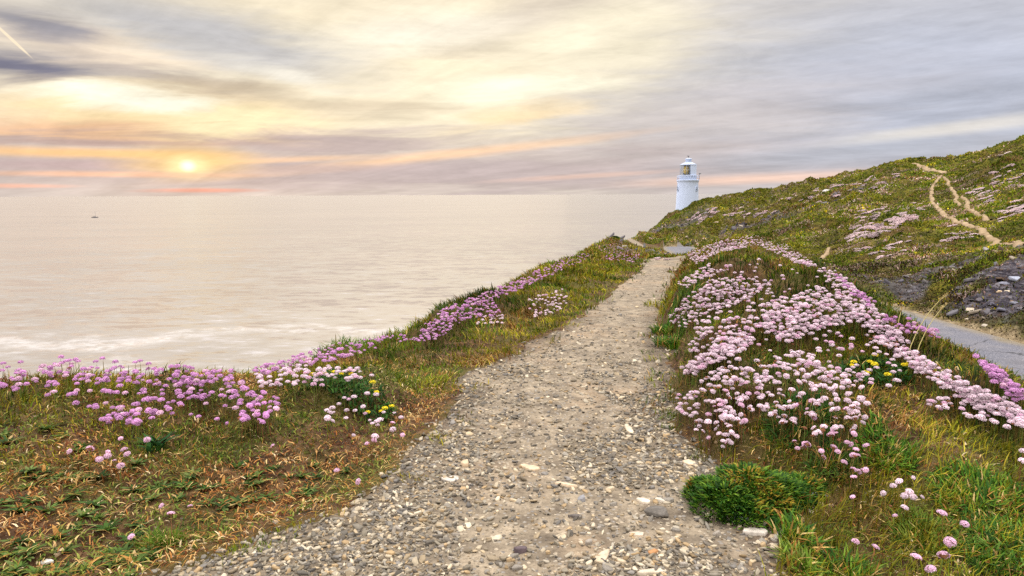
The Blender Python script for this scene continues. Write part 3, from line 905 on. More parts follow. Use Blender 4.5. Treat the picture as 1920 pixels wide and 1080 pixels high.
def turf_colour(x, y):
    n = len(x)
    d, yl, near_left, left, rd = zone_fields(x, y)
    c = pick(P_GREEN, n)
    r1, r2, r3 = RNG.uniform(0, 1, n), RNG.uniform(0, 1, n), RNG.uniform(0, 1, n)
    ye = r1 < sstep(0.36, 0.62, yl) * 0.8
    c[ye] = pick(P_YELLOW, ye.sum())
    st = r2 < sstep(0.50, 0.68, d) * 0.8 + 0.04
    c[st] = pick(P_STRAW, st.sum())
    br = r3 < sstep(0.54, 0.72, d) * 0.6 + 0.03 + near_left * 0.10
    c[br] = pick(P_BROWN, br.sum())
    dk = RNG.uniform(0, 1, n) < 0.75 * sstep(0.015, 0.06, lift(x, y))      # thrift's own dark leaves
    c[dk] = pick(pal((58, 84, 22), (46, 68, 20), (72, 92, 26), (84, 80, 30)), dk.sum())
    cl = 0.62 + 0.62 * sstep(0.35, 0.65, fbm(x * 2.3, y * 2.3, 3, 191))       # darker and paler swards
    return c * (0.72 * cl * RNG.uniform(0.45, 1.5, n))[:, None]

M_GRASS = mat_leaf('grass_blades', 0.25, 0.7, 0.12)

def build_grass():
    # turf near the path: tufts of blades, leaning together
    nt = 34000
    x, y = scatter(nt, 1.5, 50, 1.5, R(44))
    rd = road_d(x, y)
    ok = land_ok(x, y, -0.25) & (rd < -1.4)
    pdv = path_d(x, y)
    d, yl, near_left, left, _ = zone_fields(x, y)
    keep = np.maximum(sstep(-0.02, 0.22, pdv), 0.5 * (pdv > -0.22) * (fbm(x * 5, y * 5, 2, 175) > 0.60)) * (1 - 0.35 * near_left * sstep(0.42, 0.6, fbm(x * 1.6, y * 1.6, 3, 91)))
    # bare ground low on the left by the gravel
    keep *= 1 - 0.75 * left * sstep(4.2, 3.3, y) * sstep(0.40, 0.56, fbm(x * 1.3 + 7, y * 1.3, 3, 93))
    ok &= RNG.uniform(0, 1, nt) < keep
    x, y = x[ok], y[ok]
    per = 13
    n = len(x) * per
    r = np.hypot(x, y)
    lean = fbm(x * 0.9, y * 0.9, 2, 95) * 8.0
    tuft_h = (0.05 + 0.085 * fbm(x * 1.4, y * 1.4, 3, 97)) * RNG.uniform(0.7, 1.35, len(x))
    short = np.where((x < np.interp(y, _ly, _lx)), sstep(0.0, 1.3, path_d(x, y)), 1.0)
    tuft_h *= 0.5 + 0.5 * short
    tuft_h *= 1 - 0.55 * sstep(6.6, 5.0, r) * (x < 0)
    c0 = turf_colour(x, y)
    X = np.repeat(x, per) + RNG.normal(0, 1, n) * np.repeat(0.022 + 0.006 * r, per)
    Y = np.repeat(y, per) + RNG.normal(0, 1, n) * np.repeat(0.022 + 0.010 * r, per)
    h = np.repeat(tuft_h * np.clip((r / 6) ** 0.25, 0.9, 1.8), per) * RNG.uniform(0.55, 1.4, n)
    w = np.clip(np.repeat(r, per) * 0.00095, 0.0032, 0.03) * RNG.uniform(0.8, 1.6, n)
    ang = np.repeat(lean, per) + RNG.normal(0, 1.1, n)
    bend = np.clip(RNG.normal(0.65, 0.35, n), 0.05, 1.5)
    own = turf_colour(X, Y)
    mixf = RNG.uniform(0, 1, n)[:, None] < 0.55
    col = np.where(mixf, np.repeat(c0, per, 0), own)
    base = np.column_stack([X, Y, H(X, Y) - 0.006])
    good = path_d(X, Y) > -0.03 - 0.28 * (fbm(X * 5, Y * 5, 2, 175) > 0.60)
    V, F, C = blades(base[good], h[good], w[good], ang[good], bend[good], col[good])
    tag(link('grass', np_mesh('grass', V, F, False, C), M_GRASS), kind='stuff')
    # dead straw and litter lying flat on the left foreground turf
    m = 26000
    x, y = scatter(m, 1.7, 9, 1.3, R(44))
    ok = land_ok(x, y, 0.02) & (road_d(x, y) < -1.6)
    d, *_ = zone_fields(x, y)
    ok &= RNG.uniform(0, 1, m) < sstep(0.40, 0.6, d)
    x, y = x[ok], y[ok]; m = len(x)
    pc = np.where((RNG.uniform(0, 1, m) < 0.6)[:, None], pick(P_STRAW, m), pick(P_BROWN, m)) * RNG.uniform(0.7, 1.35, m)[:, None]
    V, F, C = blades(np.column_stack([x, y, H(x, y) + RNG.uniform(0.0, 0.03, m)]), RNG.uniform(0.02, 0.06, m), RNG.uniform(0.0025, 0.006, m),
                     RNG.uniform(0, 6.3, m), RNG.uniform(1.2, 2.2, m), pc, curl=0.42, flat=0.6)
    tag(link('dead_grass', np_mesh('dead_grass', V, F, False, C), M_GRASS), kind='stuff')
build_grass()

def build_heath():
    """low heath, grass and bare stems over the hill"""
    nt = 104000
    x, y = scatter(nt - 22000, 13, 125, 1.25, R(41), amin=R(8))
    x2, y2 = scatter(22000, 11.5, 36, 1.0, R(48), amin=R(20))
    x, y = np.concatenate([x, x2]), np.concatenate([y, y2])
    rd = road_d(x, y)
    ok = land_ok(x, y, 0.3) & ((rd > 1.8) | (y > RYM))
    ok &= RNG.uniform(0, 1, nt) > 0.9 * rock_mask(x, y)
    x, y = x[ok], y[ok]
    per = 7; n = len(x) * per
    r = np.hypot(x, y)
    st = fbm((x * 0.55 - y * 0.12) * 0.8, (y * 0.5 + x * 0.25) * 1.2, 3, 101)
    clump = fbm(x * 0.9, y * 0.5, 3, 103)
    patch = fbm(x * 0.12, y * 0.10, 3, 105)
    hh = (0.055 + 0.12 * sstep(0.45, 0.7, clump)) * np.clip(r / 45, 0.85, 1.3)
    spec = 0.72 + 0.62 * sstep(0.36, 0.64, fbm(x * 0.16 + 9, y * 0.13, 4, 211))
    big = fbm(x * 0.09 + 3, y * 0.07, 3, 109)
    g = pick(pal((92, 110, 22), (114, 124, 28), (74, 92, 20), (128, 132, 34)), len(x))
    q = RNG.uniform(0, 1, len(x)) < sstep(0.44, 0.60, 0.4 * st + 0.6 * big) * 0.6
    g[q] = pick(pal((150, 146, 40), (138, 132, 36), (162, 150, 48), (128, 126, 34)), q.sum())
    q = RNG.uniform(0, 1, len(x)) < sstep(0.48, 0.38, clump) * 0.7
    g[q] = pick(pal((48, 50, 20), (60, 44, 26), (40, 46, 18), (74, 62, 30)), q.sum())  # dark heather between clumps, its tone also standing in for weak shade
    rr = RNG.uniform(0, 1, len(x))
    b = rr < sstep(0.54, 0.72, patch) * 0.5 + 0.05
    g[b] = pick(pal((112, 74, 42), (150, 108, 62), (84, 60, 34), (172, 138, 92)), b.sum())
    pk = RNG.uniform(0, 1, len(x)) < sstep(0.56, 0.66, fbm((x - y * 0.5) * 0.35, (y + x * 0.5) * 0.9, 4, 181)) * 0.65
    g[pk] = pick(pal((176, 142, 132), (196, 166, 150), (150, 120, 100), (206, 182, 172)), pk.sum())
    ye = (rr > 0.92) & (fbm(x * 0.25, y * 0.2, 2, 107) > 0.60)
    g[ye] = pick(pal((196, 176, 26), (206, 186, 40)), ye.sum())
    lowroad = sstep(9, 3, road_d(x, y)) * sstep(40, 28, y)
    dk = RNG.uniform(0, 1, len(x)) < lowroad * 0.6
    g[dk] = pick(pal((58, 48, 26), (44, 48, 20), (84, 62, 38)), dk.sum())
    X = np.repeat(x, per) + RNG.normal(0, 1, n) * np.repeat(0.0035 * r + 0.05, per)
    Y = np.repeat(y, per) + RNG.normal(0, 1, n) * np.repeat(0.005 * r + 0.05, per)
    h = np.repeat(hh, per) * RNG.uniform(0.5, 1.3, n)
    w = np.repeat(r, per) * 0.0013 * RNG.uniform(0.7, 1.5, n)
    col = np.repeat(g * (spec * RNG.uniform(0.75, 1.25, len(x)))[:, None], per, 0) * RNG.uniform(0.7, 1.15, n)[:, None]
    good = (trail_d(X, Y) > 0.0) & (road_d(X, Y) > 1.5)
    V, F, C = blades(np.column_stack([X, Y, H(X, Y) - 0.012])[good], h[good], w[good], RNG.uniform(0, 6.3, n)[good], np.clip(RNG.normal(0.6, 0.3, n), 0, 1.3)[good], col[good])
    tag(link('heath', np_mesh('heath', V, F, False, C), M_GRASS), kind='stuff')
build_heath()

# ------------------------------------------------------------------ gravel and stones
M_GRAVEL = mat_stone('slate_gravel')
M_STONE = mat_stone('slate_stone', 0.10)
P_STONE = pal((128, 122, 114), (148, 140, 126), (168, 156, 134), (190, 174, 146), (114, 106, 94), (172, 146, 108), (202, 188, 162), (134, 120, 98), (182, 162, 130), (158, 148, 130), (126, 116, 102))
def flakes(x, y, z, s, thick, col, rng=RNG, tilt=0.25, sides=5):
    """flat irregular slate chips"""
    n = len(x)
    an = (np.arange(sides) + rng.uniform(-0.32, 0.32, (n, sides))) * 2 * math.pi / sides
    rad = s[:, None] * rng.uniform(0.62, 1.1, (n, sides))
    asp = rng.uniform(0.32, 0.85, n)[:, None]; rot = rng.uniform(0, 6.3, n)[:, None]
    px, py = np.cos(an) * rad, np.sin(an) * rad * asp
    qx, qy = px * np.cos(rot) - py * np.sin(rot), px * np.sin(rot) + py * np.cos(rot)
    tx, ty = rng.normal(0, tilt, (n, 1)), rng.normal(0, tilt, (n, 1))
    V = np.empty((n, sides * 3, 3), np.float32)
    th = (s * thick)[:, None]
    for k, (zz, f) in enumerate(((-0.6, 0.97), (0.7, 1.0), (1.0, 0.90))):
        j = rng.uniform(-0.12, 0.12, (n, sides)) if k == 2 else 0
        V[:, k * sides:(k + 1) * sides, 0] = x[:, None] + qx * f
        V[:, k * sides:(k + 1) * sides, 1] = y[:, None] + qy * f
        V[:, k * sides:(k + 1) * sides, 2] = z[:, None] + th * (zz + j) + qx * tx + qy * ty
    o = (np.arange(n) * sides * 3)[:, None]
    k = np.arange(sides); k2 = (k + 1) % sides
    Q = np.concatenate([o + np.array([[a, b, b + sides, a + sides]]) for l in (0, 1) for a, b in zip(k + l * sides, k2 + l * sides)])
    T = o + (np.arange(sides) + 2 * sides)[None]
    return V.reshape(-1, 3), [Q, T], np.repeat(col, sides * 3, 0)

def build_gravel():
    n = 150000
    x, y = scatter(n, 1.9, 27, 1.75, R(34))
    pd = path_d(x, y)
    cl = fbm(x * 1.7, y * 1.7, 3, 111)
    az = np.arctan2(x, y)
    trod = sstep(0.62, 0.40, np.abs((x - np.interp(y, _ly, _lx)) / (np.interp(y, _ry, _rx) - np.interp(y, _ly, _lx)) - 0.60) * 2 + 0.5 * (cl - 0.5)) * (1 - shingle(x, y))
    dens = np.clip(0.42 + 0.75 * shingle(x, y) - 0.24 * trod, 0.06, 1) * sstep(0.12, -0.10, pd) * (0.36 + 0.64 * sstep(12, 6, y))
    ok = (RNG.uniform(0, 1, n) < dens) & (y < 27)
    x, y = x[ok], y[ok]; n = len(x); r = np.hypot(x, y)
    s = (0.0055 + 0.034 * RNG.beta(1.0, 3.6, n)) * np.clip((r / 3) ** 0.35, 0.9, 1.6)
    col = pick(P_STONE, n) * RNG.uniform(0.42, 1.05, n)[:, None]
    V, F, C = flakes(x, y, H(x, y) + s * 0.18, s, RNG.uniform(0.2, 0.5, n) * (0.010 / s) ** 0.5, col, tilt=0.24)
    # stones strewn over the bare soil beside it
    m = 5000
    u, v = scatter(m, 2.0, 5.2, 1.2, R(42)); d = path_d(u, v)
    ok = (d > 0) & (d < 1.2) & (RNG.uniform(0, 1, m) < 0.35 * sstep(1.2, 0.1, d)) & (v < 4.4)
    u, v = u[ok], v[ok]; m = len(u)
    s2 = 0.006 + 0.012 * RNG.beta(1.2, 4, m)
    V2, F2, C2 = flakes(u, v, H(u, v) + s2 * 0.2, s2, RNG.uniform(0.25, 0.5, m), pick(P_STONE, m) * RNG.uniform(0.6, 1.1, m)[:, None])
    V, F = join((V, F), (V2, F2))
    tag(link('gravel', np_mesh('gravel', V, F, False, np.concatenate([C, C2])), M_GRAVEL), kind='stuff')
build_gravel()

def build_ground_cover():
    """tiny leaves, moss and litter matted over the front turf"""
    n = 90000
    x, y = scatter(n, 1.7, 8.5, 1.35, R(44))
    ok = land_ok(x, y, -0.05) & (road_d(x, y) < -1.6)
    pd = path_d(x, y); left = x < np.interp(y, _ly, _lx)
    ok &= RNG.uniform(0, 1, n) < sstep(0.0, 0.35, pd) * np.where(left, 1.0, 0.75) * sstep(8.5, 6, np.hypot(x, y))
    x, y = x[ok], y[ok]; n = len(x); left = left[ok]
    a = fbm(x * 1.5, y * 1.5, 3, 151); b = fbm(x * 4, y * 4, 2, 153)
    c = pick(pal((86, 104, 34), (110, 120, 44), (66, 84, 28), (134, 138, 62)), n)
    u = RNG.uniform(0, 1, n)
    m = u < sstep(0.45, 0.62, a) * 0.85; c[m] = pick(pal((142, 86, 40), (178, 122, 64), (112, 66, 36), (204, 158, 98), (96, 62, 40)), m.sum())
    m = (u > 0.80) & (b > 0.5); c[m] = pick(pal((214, 182, 126), (196, 156, 104), (226, 202, 158)), m.sum())
    m = (u > 0.5) & (u < 0.7) & (b < 0.42); c[m] = pick(pal((52, 60, 26), (64, 44, 28), (42, 34, 24)), m.sum())
    V, F, C = blades(np.column_stack([x, y, H(x, y) + RNG.uniform(0, 0.018, n)]), RNG.uniform(0.014, 0.038, n), RNG.uniform(0.005, 0.011, n), RNG.uniform(0, 6.3, n), RNG.uniform(0.5, 1.9, n), c * RNG.uniform(0.7, 1.3, n)[:, None], curl=0.36, flat=0.7)
    tag(link('ground_cover', np_mesh('ground_cover', V, F, False, C), M_GRASS), kind='stuff')
build_ground_cover()

def build_scree():
    """broken slate lying on the bare rock faces"""
    n = 16000
    x, y = scatter(n, 12, 110, 1.15, R(46), amin=R(4))
    ok = (RNG.uniform(0, 1, n) < rock_mask(x, y) * 0.75) & ((road_d(x, y) > 1.7) | (y > RYM) | (x < 9.3)) & (path_d(x, y) > 0.1)
    x, y = x[ok], y[ok]; n = len(x); r = np.hypot(x, y)
    s = (0.04 + 0.30 * RNG.beta(1.0, 3.2, n)) * np.clip((r / 20) ** 0.5, 0.9, 2)
    c = pick(pal((78, 74, 80), (100, 95, 98), (130, 124, 122), (58, 54, 60), (160, 146, 126), (112, 92, 74), (84, 80, 88), (112, 108, 112), (70, 66, 74)), n) * RNG.uniform(0.7, 1.15, n)[:, None]
    V, F, C = flakes(x, y, H(x, y) + s * 0.1, s, RNG.uniform(0.14, 0.34, n), c, tilt=0.36)
    tag(link('rubble', np_mesh('rubble', V, F, False, C), M_GRAVEL), kind='stuff')
build_scree()
# ------------------------------------------------------------------ stones one can pick out
def in_poly(pl, n, rng=RNG):
    """n random places inside a polygon"""
    pl = np.array(pl, float); lo, hi = pl.min(0), pl.max(0); out = []
    while len(out) < n:
        p = rng.uniform(lo, hi); c = False
        for (x1, y1), (x2, y2) in zip(pl, np.roll(pl, -1, 0)):
            if (y1 > p[1]) != (y2 > p[1]) and p[0] < (x2 - x1) * (p[1] - y1) / (y2 - y1) + x1: c = not c
        if c: out.append(p)
    return np.array(out)

def slab_mesh(name, s, thick, rgb, sides=10, seed=0, asp=None):
    rg = np.random.default_rng(seed)
    V, F, C = flakes(np.zeros(1), np.zeros(1), np.zeros(1), np.array([s]), np.array([thick]), np.array([lin(rgb)]), rg, 0.06, sides)
    if asp: V = V * np.array([1, asp, 1])
    return np_mesh(name, V, F, False, C)
def rock_mesh(name, size, rgb, seed, n=34, flat=0.6):
    """a broken, faceted rock"""
    rg = np.random.default_rng(seed); bm = bmesh.new()
    for _ in range(n):
        v = rg.normal(0, 1, 3); v /= np.linalg.norm(v); v *= rg.uniform(0.75, 1.05)
        bm.verts.new((v[0] * size[0] / 2, v[1] * size[1] / 2, v[2] * size[2] / 2 * (1 if v[2] > 0 else flat)))
    h = bmesh.ops.convex_hull(bm, input=bm.verts)
    bmesh.ops.delete(bm, geom=[g for g in h['geom_interior'] if isinstance(g, bmesh.types.BMVert)], context='VERTS')
    bmesh.ops.bevel(bm, geom=list(bm.edges), offset=min(size) * 0.035, segments=1, affect='EDGES')
    me = bm_mesh(name, bm)
    a = me.attributes.new('Col', 'FLOAT_COLOR', 'POINT'); c = np.ones((len(me.vertices), 4), np.float32)
    c[:, :3] = np.array(lin(rgb)) * rg.uniform(0.85, 1.12, (len(me.vertices), 1)); a.data.foreach_set('color', c.ravel())
    return me

SLABS = [  # place, radius m, thickness ratio, colour, flatness across, label
    (872, 871, 0.052, 0.30, (206, 182, 150), 0.6, 'pale tan diamond-shaped slate lying alone in the grey shingle'),
    (845, 900, 0.050, 0.14, (200, 190, 176), 1.2, 'pale grey slate sliver standing end-on in the shingle near the grass'),
    (995, 880, 0.062, 0.16, (216, 192, 160), 0.55, 'broad cream slate bedded flush in the middle of the path'),
    (1062, 910, 0.062, 0.16, (210, 188, 158), 0.6, 'flaking cream slate with a split surface bedded mid path'),
    (1090, 938, 0.036, 0.40, (150, 148, 148), 0.8, 'blue-grey stone beside a darker one on bare grit mid path'),
    (1180, 808, 0.062, 0.22, (214, 196, 168), 0.7, 'large pale slate on the path just below the pink drift'),
    (1207, 940, 0.056, 0.16, (216, 202, 180), 0.6, 'pale squarish slab touching its smaller twin above the dark angular rock'),
    (1243, 939, 0.040, 0.20, (206, 196, 178), 0.8, 'smaller pale slab beside the squarish one above the dark angular rock'),
    (1130, 1048, 0.060, 0.14, (206, 186, 158), 0.9, 'broad weathered slate with a crumbling edge at the front of the path'),
    (1225, 1075, 0.065, 0.14, (210, 194, 170), 0.6, 'pale slab cut off by the bottom edge of the picture'),
    (968, 940, 0.048, 0.13, (206, 184, 150), 0.35, 'long thin tan slate splinter lying across the grit'),
    (1225, 1037, 0.032, 0.30, (188, 138, 92), 0.6, 'orange-brown oval pebble near the front of the path'),
    (975, 1036, 0.030, 0.55, (104, 90, 92), 0.8, 'dark purplish lump of stone in the front gravel'),
    (1078, 970, 0.030, 0.35, (112, 104, 98), 0.5, 'dark flat oval stone lying on smooth grit'),
    (1195, 1003, 0.036, 0.16, (204, 186, 164), 0.6, 'pale thin flake below the dark angular rock'),
    (1390, 975, 0.055, 0.20, (176, 178, 188), 0.7, 'bluish grey slab lying just below the green shrub'),
    (1420, 1000, 0.060, 0.18, (196, 186, 172), 0.8, 'wide pale slab between the green shrub and the strap-leaved tufts'),
    (1480, 950, 0.045, 0.22, (180, 178, 182), 0.7, 'grey slab half under the turf to the right of the green shrub'),
    (1535, 930, 0.048, 0.24, (176, 176, 184), 0.7, 'bluish slab in the stony gap in the turf right of the green shrub'),
    (1290, 870, 0.050, 0.20, (212, 190, 160), 0.6, 'cream slate beside the path edge just left of the green shrub'),
    (110, 1040, 0.034, 0.24, (196, 170, 136), 0.7, 'tan flat stone among the leafy rosettes on bare soil'),
    (86, 1055, 0.032, 0.20, (206, 200, 186), 0.6, 'pale oval stone between leafy rosettes at the lower left'),
]
def build_stones():
    h = hit([s[0] for s in SLABS], [s[1] for s in SLABS])
    for i, (s, p) in enumerate(zip(SLABS, h)):
        me = slab_mesh('slate_stone', s[2] * 1.3, s[3], s[4], 9 + i % 4, 200 + i, s[5])
        o = link('slate_stone', me, M_STONE, None, (p[0], p[1], p[2] + s[2] * s[3] * 0.35))
        o.rotation_euler = (RNG.normal(0, 0.06), RNG.normal(0, 0.06), RNG.normal(0, 0.3))
        tag(o, s[6], 'stone')
    p = hit([1232], [966])[0]
    o = link('angular_rock', rock_mesh('angular_rock', (0.17, 0.11, 0.075), (112, 106, 98), 31, 18), M_STONE, None, (p[0], p[1], p[2] + 0.018))
    tag(o, 'dark grey angular rock, the largest stone on the path, near the green shrub', 'stone')
    # the many smaller flat stones, each its own thing
    zones = [
        ([(430, 1075), (640, 965), (760, 900), (860, 960), (860, 1075)], 70, 'small flat grey slate chip in the loose shingle on the left of the path', 'slate chips in the left-hand shingle', (0.016, 0.030)),
        ([(870, 1075), (870, 900), (1080, 880), (1290, 900), (1430, 1075)], 85, 'loose slate fragment scattered on the trodden front middle of the path', 'slate fragments on the front of the path', (0.016, 0.036)),
        ([(1130, 900), (1150, 790), (1250, 800), (1330, 870), (1310, 960)], 42, 'thin tan or grey slate piece strewn along the right edge of the path', 'slate pieces along the right path edge', (0.018, 0.040)),
        ([(830, 880), (900, 760), (1120, 740), (1150, 870), (1000, 890)], 40, 'grey or buff slate flake lying farther up the middle of the path', 'slate flakes up the middle of the path', (0.018, 0.036)),
        ([(1370, 985), (1540, 925), (1560, 955), (1450, 1040)], 24, 'broken slate chip heaped in the stony gap right of the green shrub', 'slate chips in the gap by the green shrub', (0.018, 0.038)),
    ]
    protos = []
    for k in range(14):
        protos.append(slab_mesh('slate_chip', 1.0, RNG.uniform(0.2, 0.55), tuple(int(v) for v in [(142, 134, 122), (160, 150, 136), (190, 174, 148), (212, 196, 168), (124, 116, 104), (184, 158, 120), (204, 186, 156)][k % 7]), 7 + k % 4, 300 + k, RNG.uniform(0.5, 0.95)))
    for pl, n, lab, grp, (a, b) in zones:
        hp = in_poly(pl, n); h = hit(hp[:, 0], hp[:, 1])
        for q in h:
            if np.isnan(q[0]): continue
            s = RNG.uniform(a, b)
            o = link('slate_chip', protos[RNG.integers(0, 14)], M_STONE, None, (q[0], q[1], q[2] + s * 0.12))
            o.scale = (s, s, s * RNG.uniform(0.7, 1.2)); o.rotation_euler = (RNG.normal(0, 0.15), RNG.normal(0, 0.15), RNG.uniform(0, 6.3))
            tag(o, lab, 'stone', grp)
build_stones()

# ------------------------------------------------------------------ thrift
M_PETAL = mat_leaf('thrift_petals', 0.2, 0.7, 0.15, 0.18)
M_STEM = mat_leaf('thrift_stem', 0.2, 0.6, 0.2)
def head_faces(rad, rgb_in, rgb_out, florets, rng, petals=5):
    """globe of small five-petalled florets, facing outward, flat below"""
    V, T, C = [], [], []
    ga = math.pi * (3 - math.sqrt(5)); nv = 0
    for i in range(florets):
        z = 1 - 1.25 * (i + 0.5) / florets
        r = math.sqrt(max(0, 1 - z * z)); a = i * ga + rng.normal(0, 0.12)
        d = np.array([r * math.cos(a), r * math.sin(a), z * 0.85 + 0.05]); nrm = d / np.linalg.norm(d)
        u = np.cross(nrm, (0.3, 0.2, 0.9)); u /= np.linalg.norm(u); w = np.cross(nrm, u)
        c = d * rad * rng.uniform(0.86, 1.04); fr = rad * rng.uniform(0.34, 0.46) * math.sqrt(34 / florets)
        tint = rng.uniform(0.86, 1.12)
        V.append(c - nrm * fr * 0.35); C.append(np.array(rgb_in) * tint)
        ph = rng.uniform(0, 6.3)
        for k in range(petals * 2):
            an = ph + math.pi * k / petals; f = fr * (1.0 if k % 2 == 0 else 0.52)
            V.append(c + (u * math.cos(an) + w * math.sin(an)) * f + nrm * fr * 0.12); C.append(np.array(rgb_out) * tint)
        for k in range(petals * 2):
            T.append((nv, nv + 1 + k, nv + 1 + (k + 1) % (petals * 2)))
        nv += petals * 2 + 1
    return np.array(V), np.array(T), np.array(C)

TINTS = {'lilac': ((206, 132, 196), (232, 180, 224)), 'pale': ((234, 188, 210), (250, 234, 240)), 'pink': ((224, 160, 198), (246, 212, 230)), 'brown': ((126, 78, 52), (176, 122, 92))}
# polygon, number, tint, group phrase, label
DRIFTS = [
    ([(-220, 690), (0, 676), (150, 660), (330, 684), (430, 694), (430, 716), (250, 722), (100, 722), (0, 735), (-220, 740)], 250, 'lilac', 'thrift along the skyline of the left bank', 'lilac thrift flower standing against the sea on the left bank'),
    ([(290, 705), (430, 690), (480, 722), (524, 750), (508, 795), (430, 792), (440, 752), (370, 745), (310, 765)], 110, 'lilac', 'dense lilac thrift clump on the left bank', 'lilac thrift flower in the densest clump on the left bank'),
    ([(188, 785), (230, 760), (300, 740), (330, 762), (265, 797), (200, 797)], 42, 'lilac', 'thrift in the lowest strip of the left bank', 'lilac thrift flower in the lowest strip of thrift on the left bank'),
    ([(60, 700), (420, 706), (440, 790), (200, 800), (90, 752)], 52, 'lilac', 'scattered thrift on the left bank', 'lilac thrift flower standing apart in the grass of the left bank'),
    ([(470, 700), (560, 682), (680, 688), (700, 705), (560, 722), (490, 725)], 80, 'pale', 'thrift between the near and far left banks', 'pale thrift flower in the dip before the yellow-flowered patch'),
    ([(580, 790), (640, 745), (770, 720), (760, 830), (660, 840)], 26, 'pale', 'thrift round the yellow-flowered patch', 'small pale thrift flower in dry turf near the yellow-flowered patch'),
    ([(776, 640), (800, 605), (832, 578), (925, 560), (940, 590), (870, 600), (815, 640)], 230, 'lilac', 'thrift on the far left bank', 'lilac thrift on the crest of the far left bank'),
    ([(830, 580), (950, 533), (1080, 474), (1110, 476), (1085, 494), (960, 548), (870, 580)], 300, 'lilac', 'thrift on the far left bank', 'lilac thrift along the seaward edge of the far bank'),
    ([(985, 560), (1060, 538), (1065, 580), (1000, 595)], 60, 'pale', 'thrift on the far left bank', 'pale thrift on the green slope of the far bank'),
    ([(880, 595), (945, 590), (945, 606), (885, 610)], 18, 'pale', 'thrift on the far left bank', 'pale thrift on the green slope of the far bank'),
    ([(470, 690), (600, 652), (770, 622), (780, 634), (640, 672), (490, 702)], 170, 'lilac', 'thrift on the far left bank', 'lilac thrift along the seaward edge'),
    ([(1120, 462), (1160, 455), (1200, 478), (1190, 492), (1140, 490)], 150, 'lilac', 'thrift on the knoll', 'lilac thrift on the knoll'),
    ([(1285, 476), (1340, 455), (1410, 441), (1475, 458), (1535, 502), (1495, 494), (1420, 458), (1345, 475), (1305, 494)], 460, 'pale', 'thrift on the mound', 'pale thrift on the far crest of the mound'),
    ([(1245, 605), (1285, 560), (1335, 520), (1450, 528), (1405, 562), (1330, 584), (1290, 612)], 250, 'pale', 'thrift on the mound', 'pale pink thrift flower growing loosely between the drifts on the mound'),
    ([(1270, 530), (1330, 495), (1380, 500), (1330, 520), (1280, 540)], 60, 'pale', 'thrift on the mound', 'pale pink thrift flower growing loosely between the drifts on the mound'),
    ([(1275, 692), (1340, 648), (1405, 622), (1418, 642), (1345, 678), (1290, 704)], 150, 'pale', 'thrift on the mound', 'pale pink thrift flower growing loosely between the drifts on the mound'),
    ([(1290, 660), (1310, 600), (1400, 590), (1440, 610), (1330, 650)], 60, 'pale', 'thrift on the mound', 'pale pink thrift flower growing loosely between the drifts on the mound'),
    ([(1425, 572), (1540, 538), (1600, 570), (1622, 602), (1555, 612), (1480, 642), (1432, 625)], 300, 'pale', 'thrift on the mound', 'pale pink thrift flower growing loosely between the drifts on the mound'),
    ([(1530, 500), (1575, 510), (1650, 585), (1720, 662), (1800, 712), (1920, 772), (1920, 800), (1800, 742), (1715, 692), (1640, 635), (1595, 585)], 440, 'pale', 'thrift along the spine of the mound', 'pale pink thrift flower in the long band along the spine of the mound'),
    ([(1252, 790), (1262, 745), (1300, 722), (1350, 690), (1440, 688), (1440, 745), (1390, 800), (1360, 848), (1320, 815)], 160, 'pale', 'thrift spilling over the path edge', 'pink thrift flower in the drift spilling over the path edge above the shrub'),
    ([(1430, 690), (1520, 712), (1620, 745), (1640, 805), (1560, 815), (1470, 800), (1420, 770)], 100, 'pale', 'thrift on the near face of the mound', 'pale pink thrift flower scattered over the grassy near face of the mound'),
    ([(1420, 690), (1500, 650), (1620, 700), (1600, 740), (1500, 715)], 60, 'pale', 'thrift on the mound', 'pale pink thrift flower growing loosely between the drifts on the mound'),
    ([(1280, 690), (1300, 600), (1400, 480), (1530, 510), (1650, 600), (1750, 690), (1640, 740), (1450, 690)], 170, 'pale', 'thrift on the mound', 'pale pink thrift flower growing loosely between the drifts on the mound'),
    ([(1740, 745), (1860, 738), (1920, 785), (1910, 812), (1800, 772), (1745, 768)], 62, 'pale', 'thrift on the near right shoulder of the mound', 'pale pink thrift flower clustered on the right shoulder of the mound'),
    ([(1825, 665), (1872, 690), (1920, 738), (1905, 748), (1858, 705)], 90, 'lilac', 'thrift along the road edge of the mound', 'lilac thrift beside the road'),
    ([(1650, 590), (1700, 602), (1765, 622), (1760, 634), (1690, 618)], 50, 'lilac', 'thrift along the road edge of the mound', 'lilac thrift beside the road'),
    ([(1560, 505), (1640, 566), (1640, 580), (1600, 560)], 60, 'lilac', 'thrift along the road edge of the mound', 'lilac thrift beside the road'),
    ([(1480, 840), (1570, 800), (1640, 820), (1620, 900), (1540, 880)], 24, 'pink', 'sparse thrift below the mound', 'small pink thrift flower in thin turf above and right of the shrub'),
]
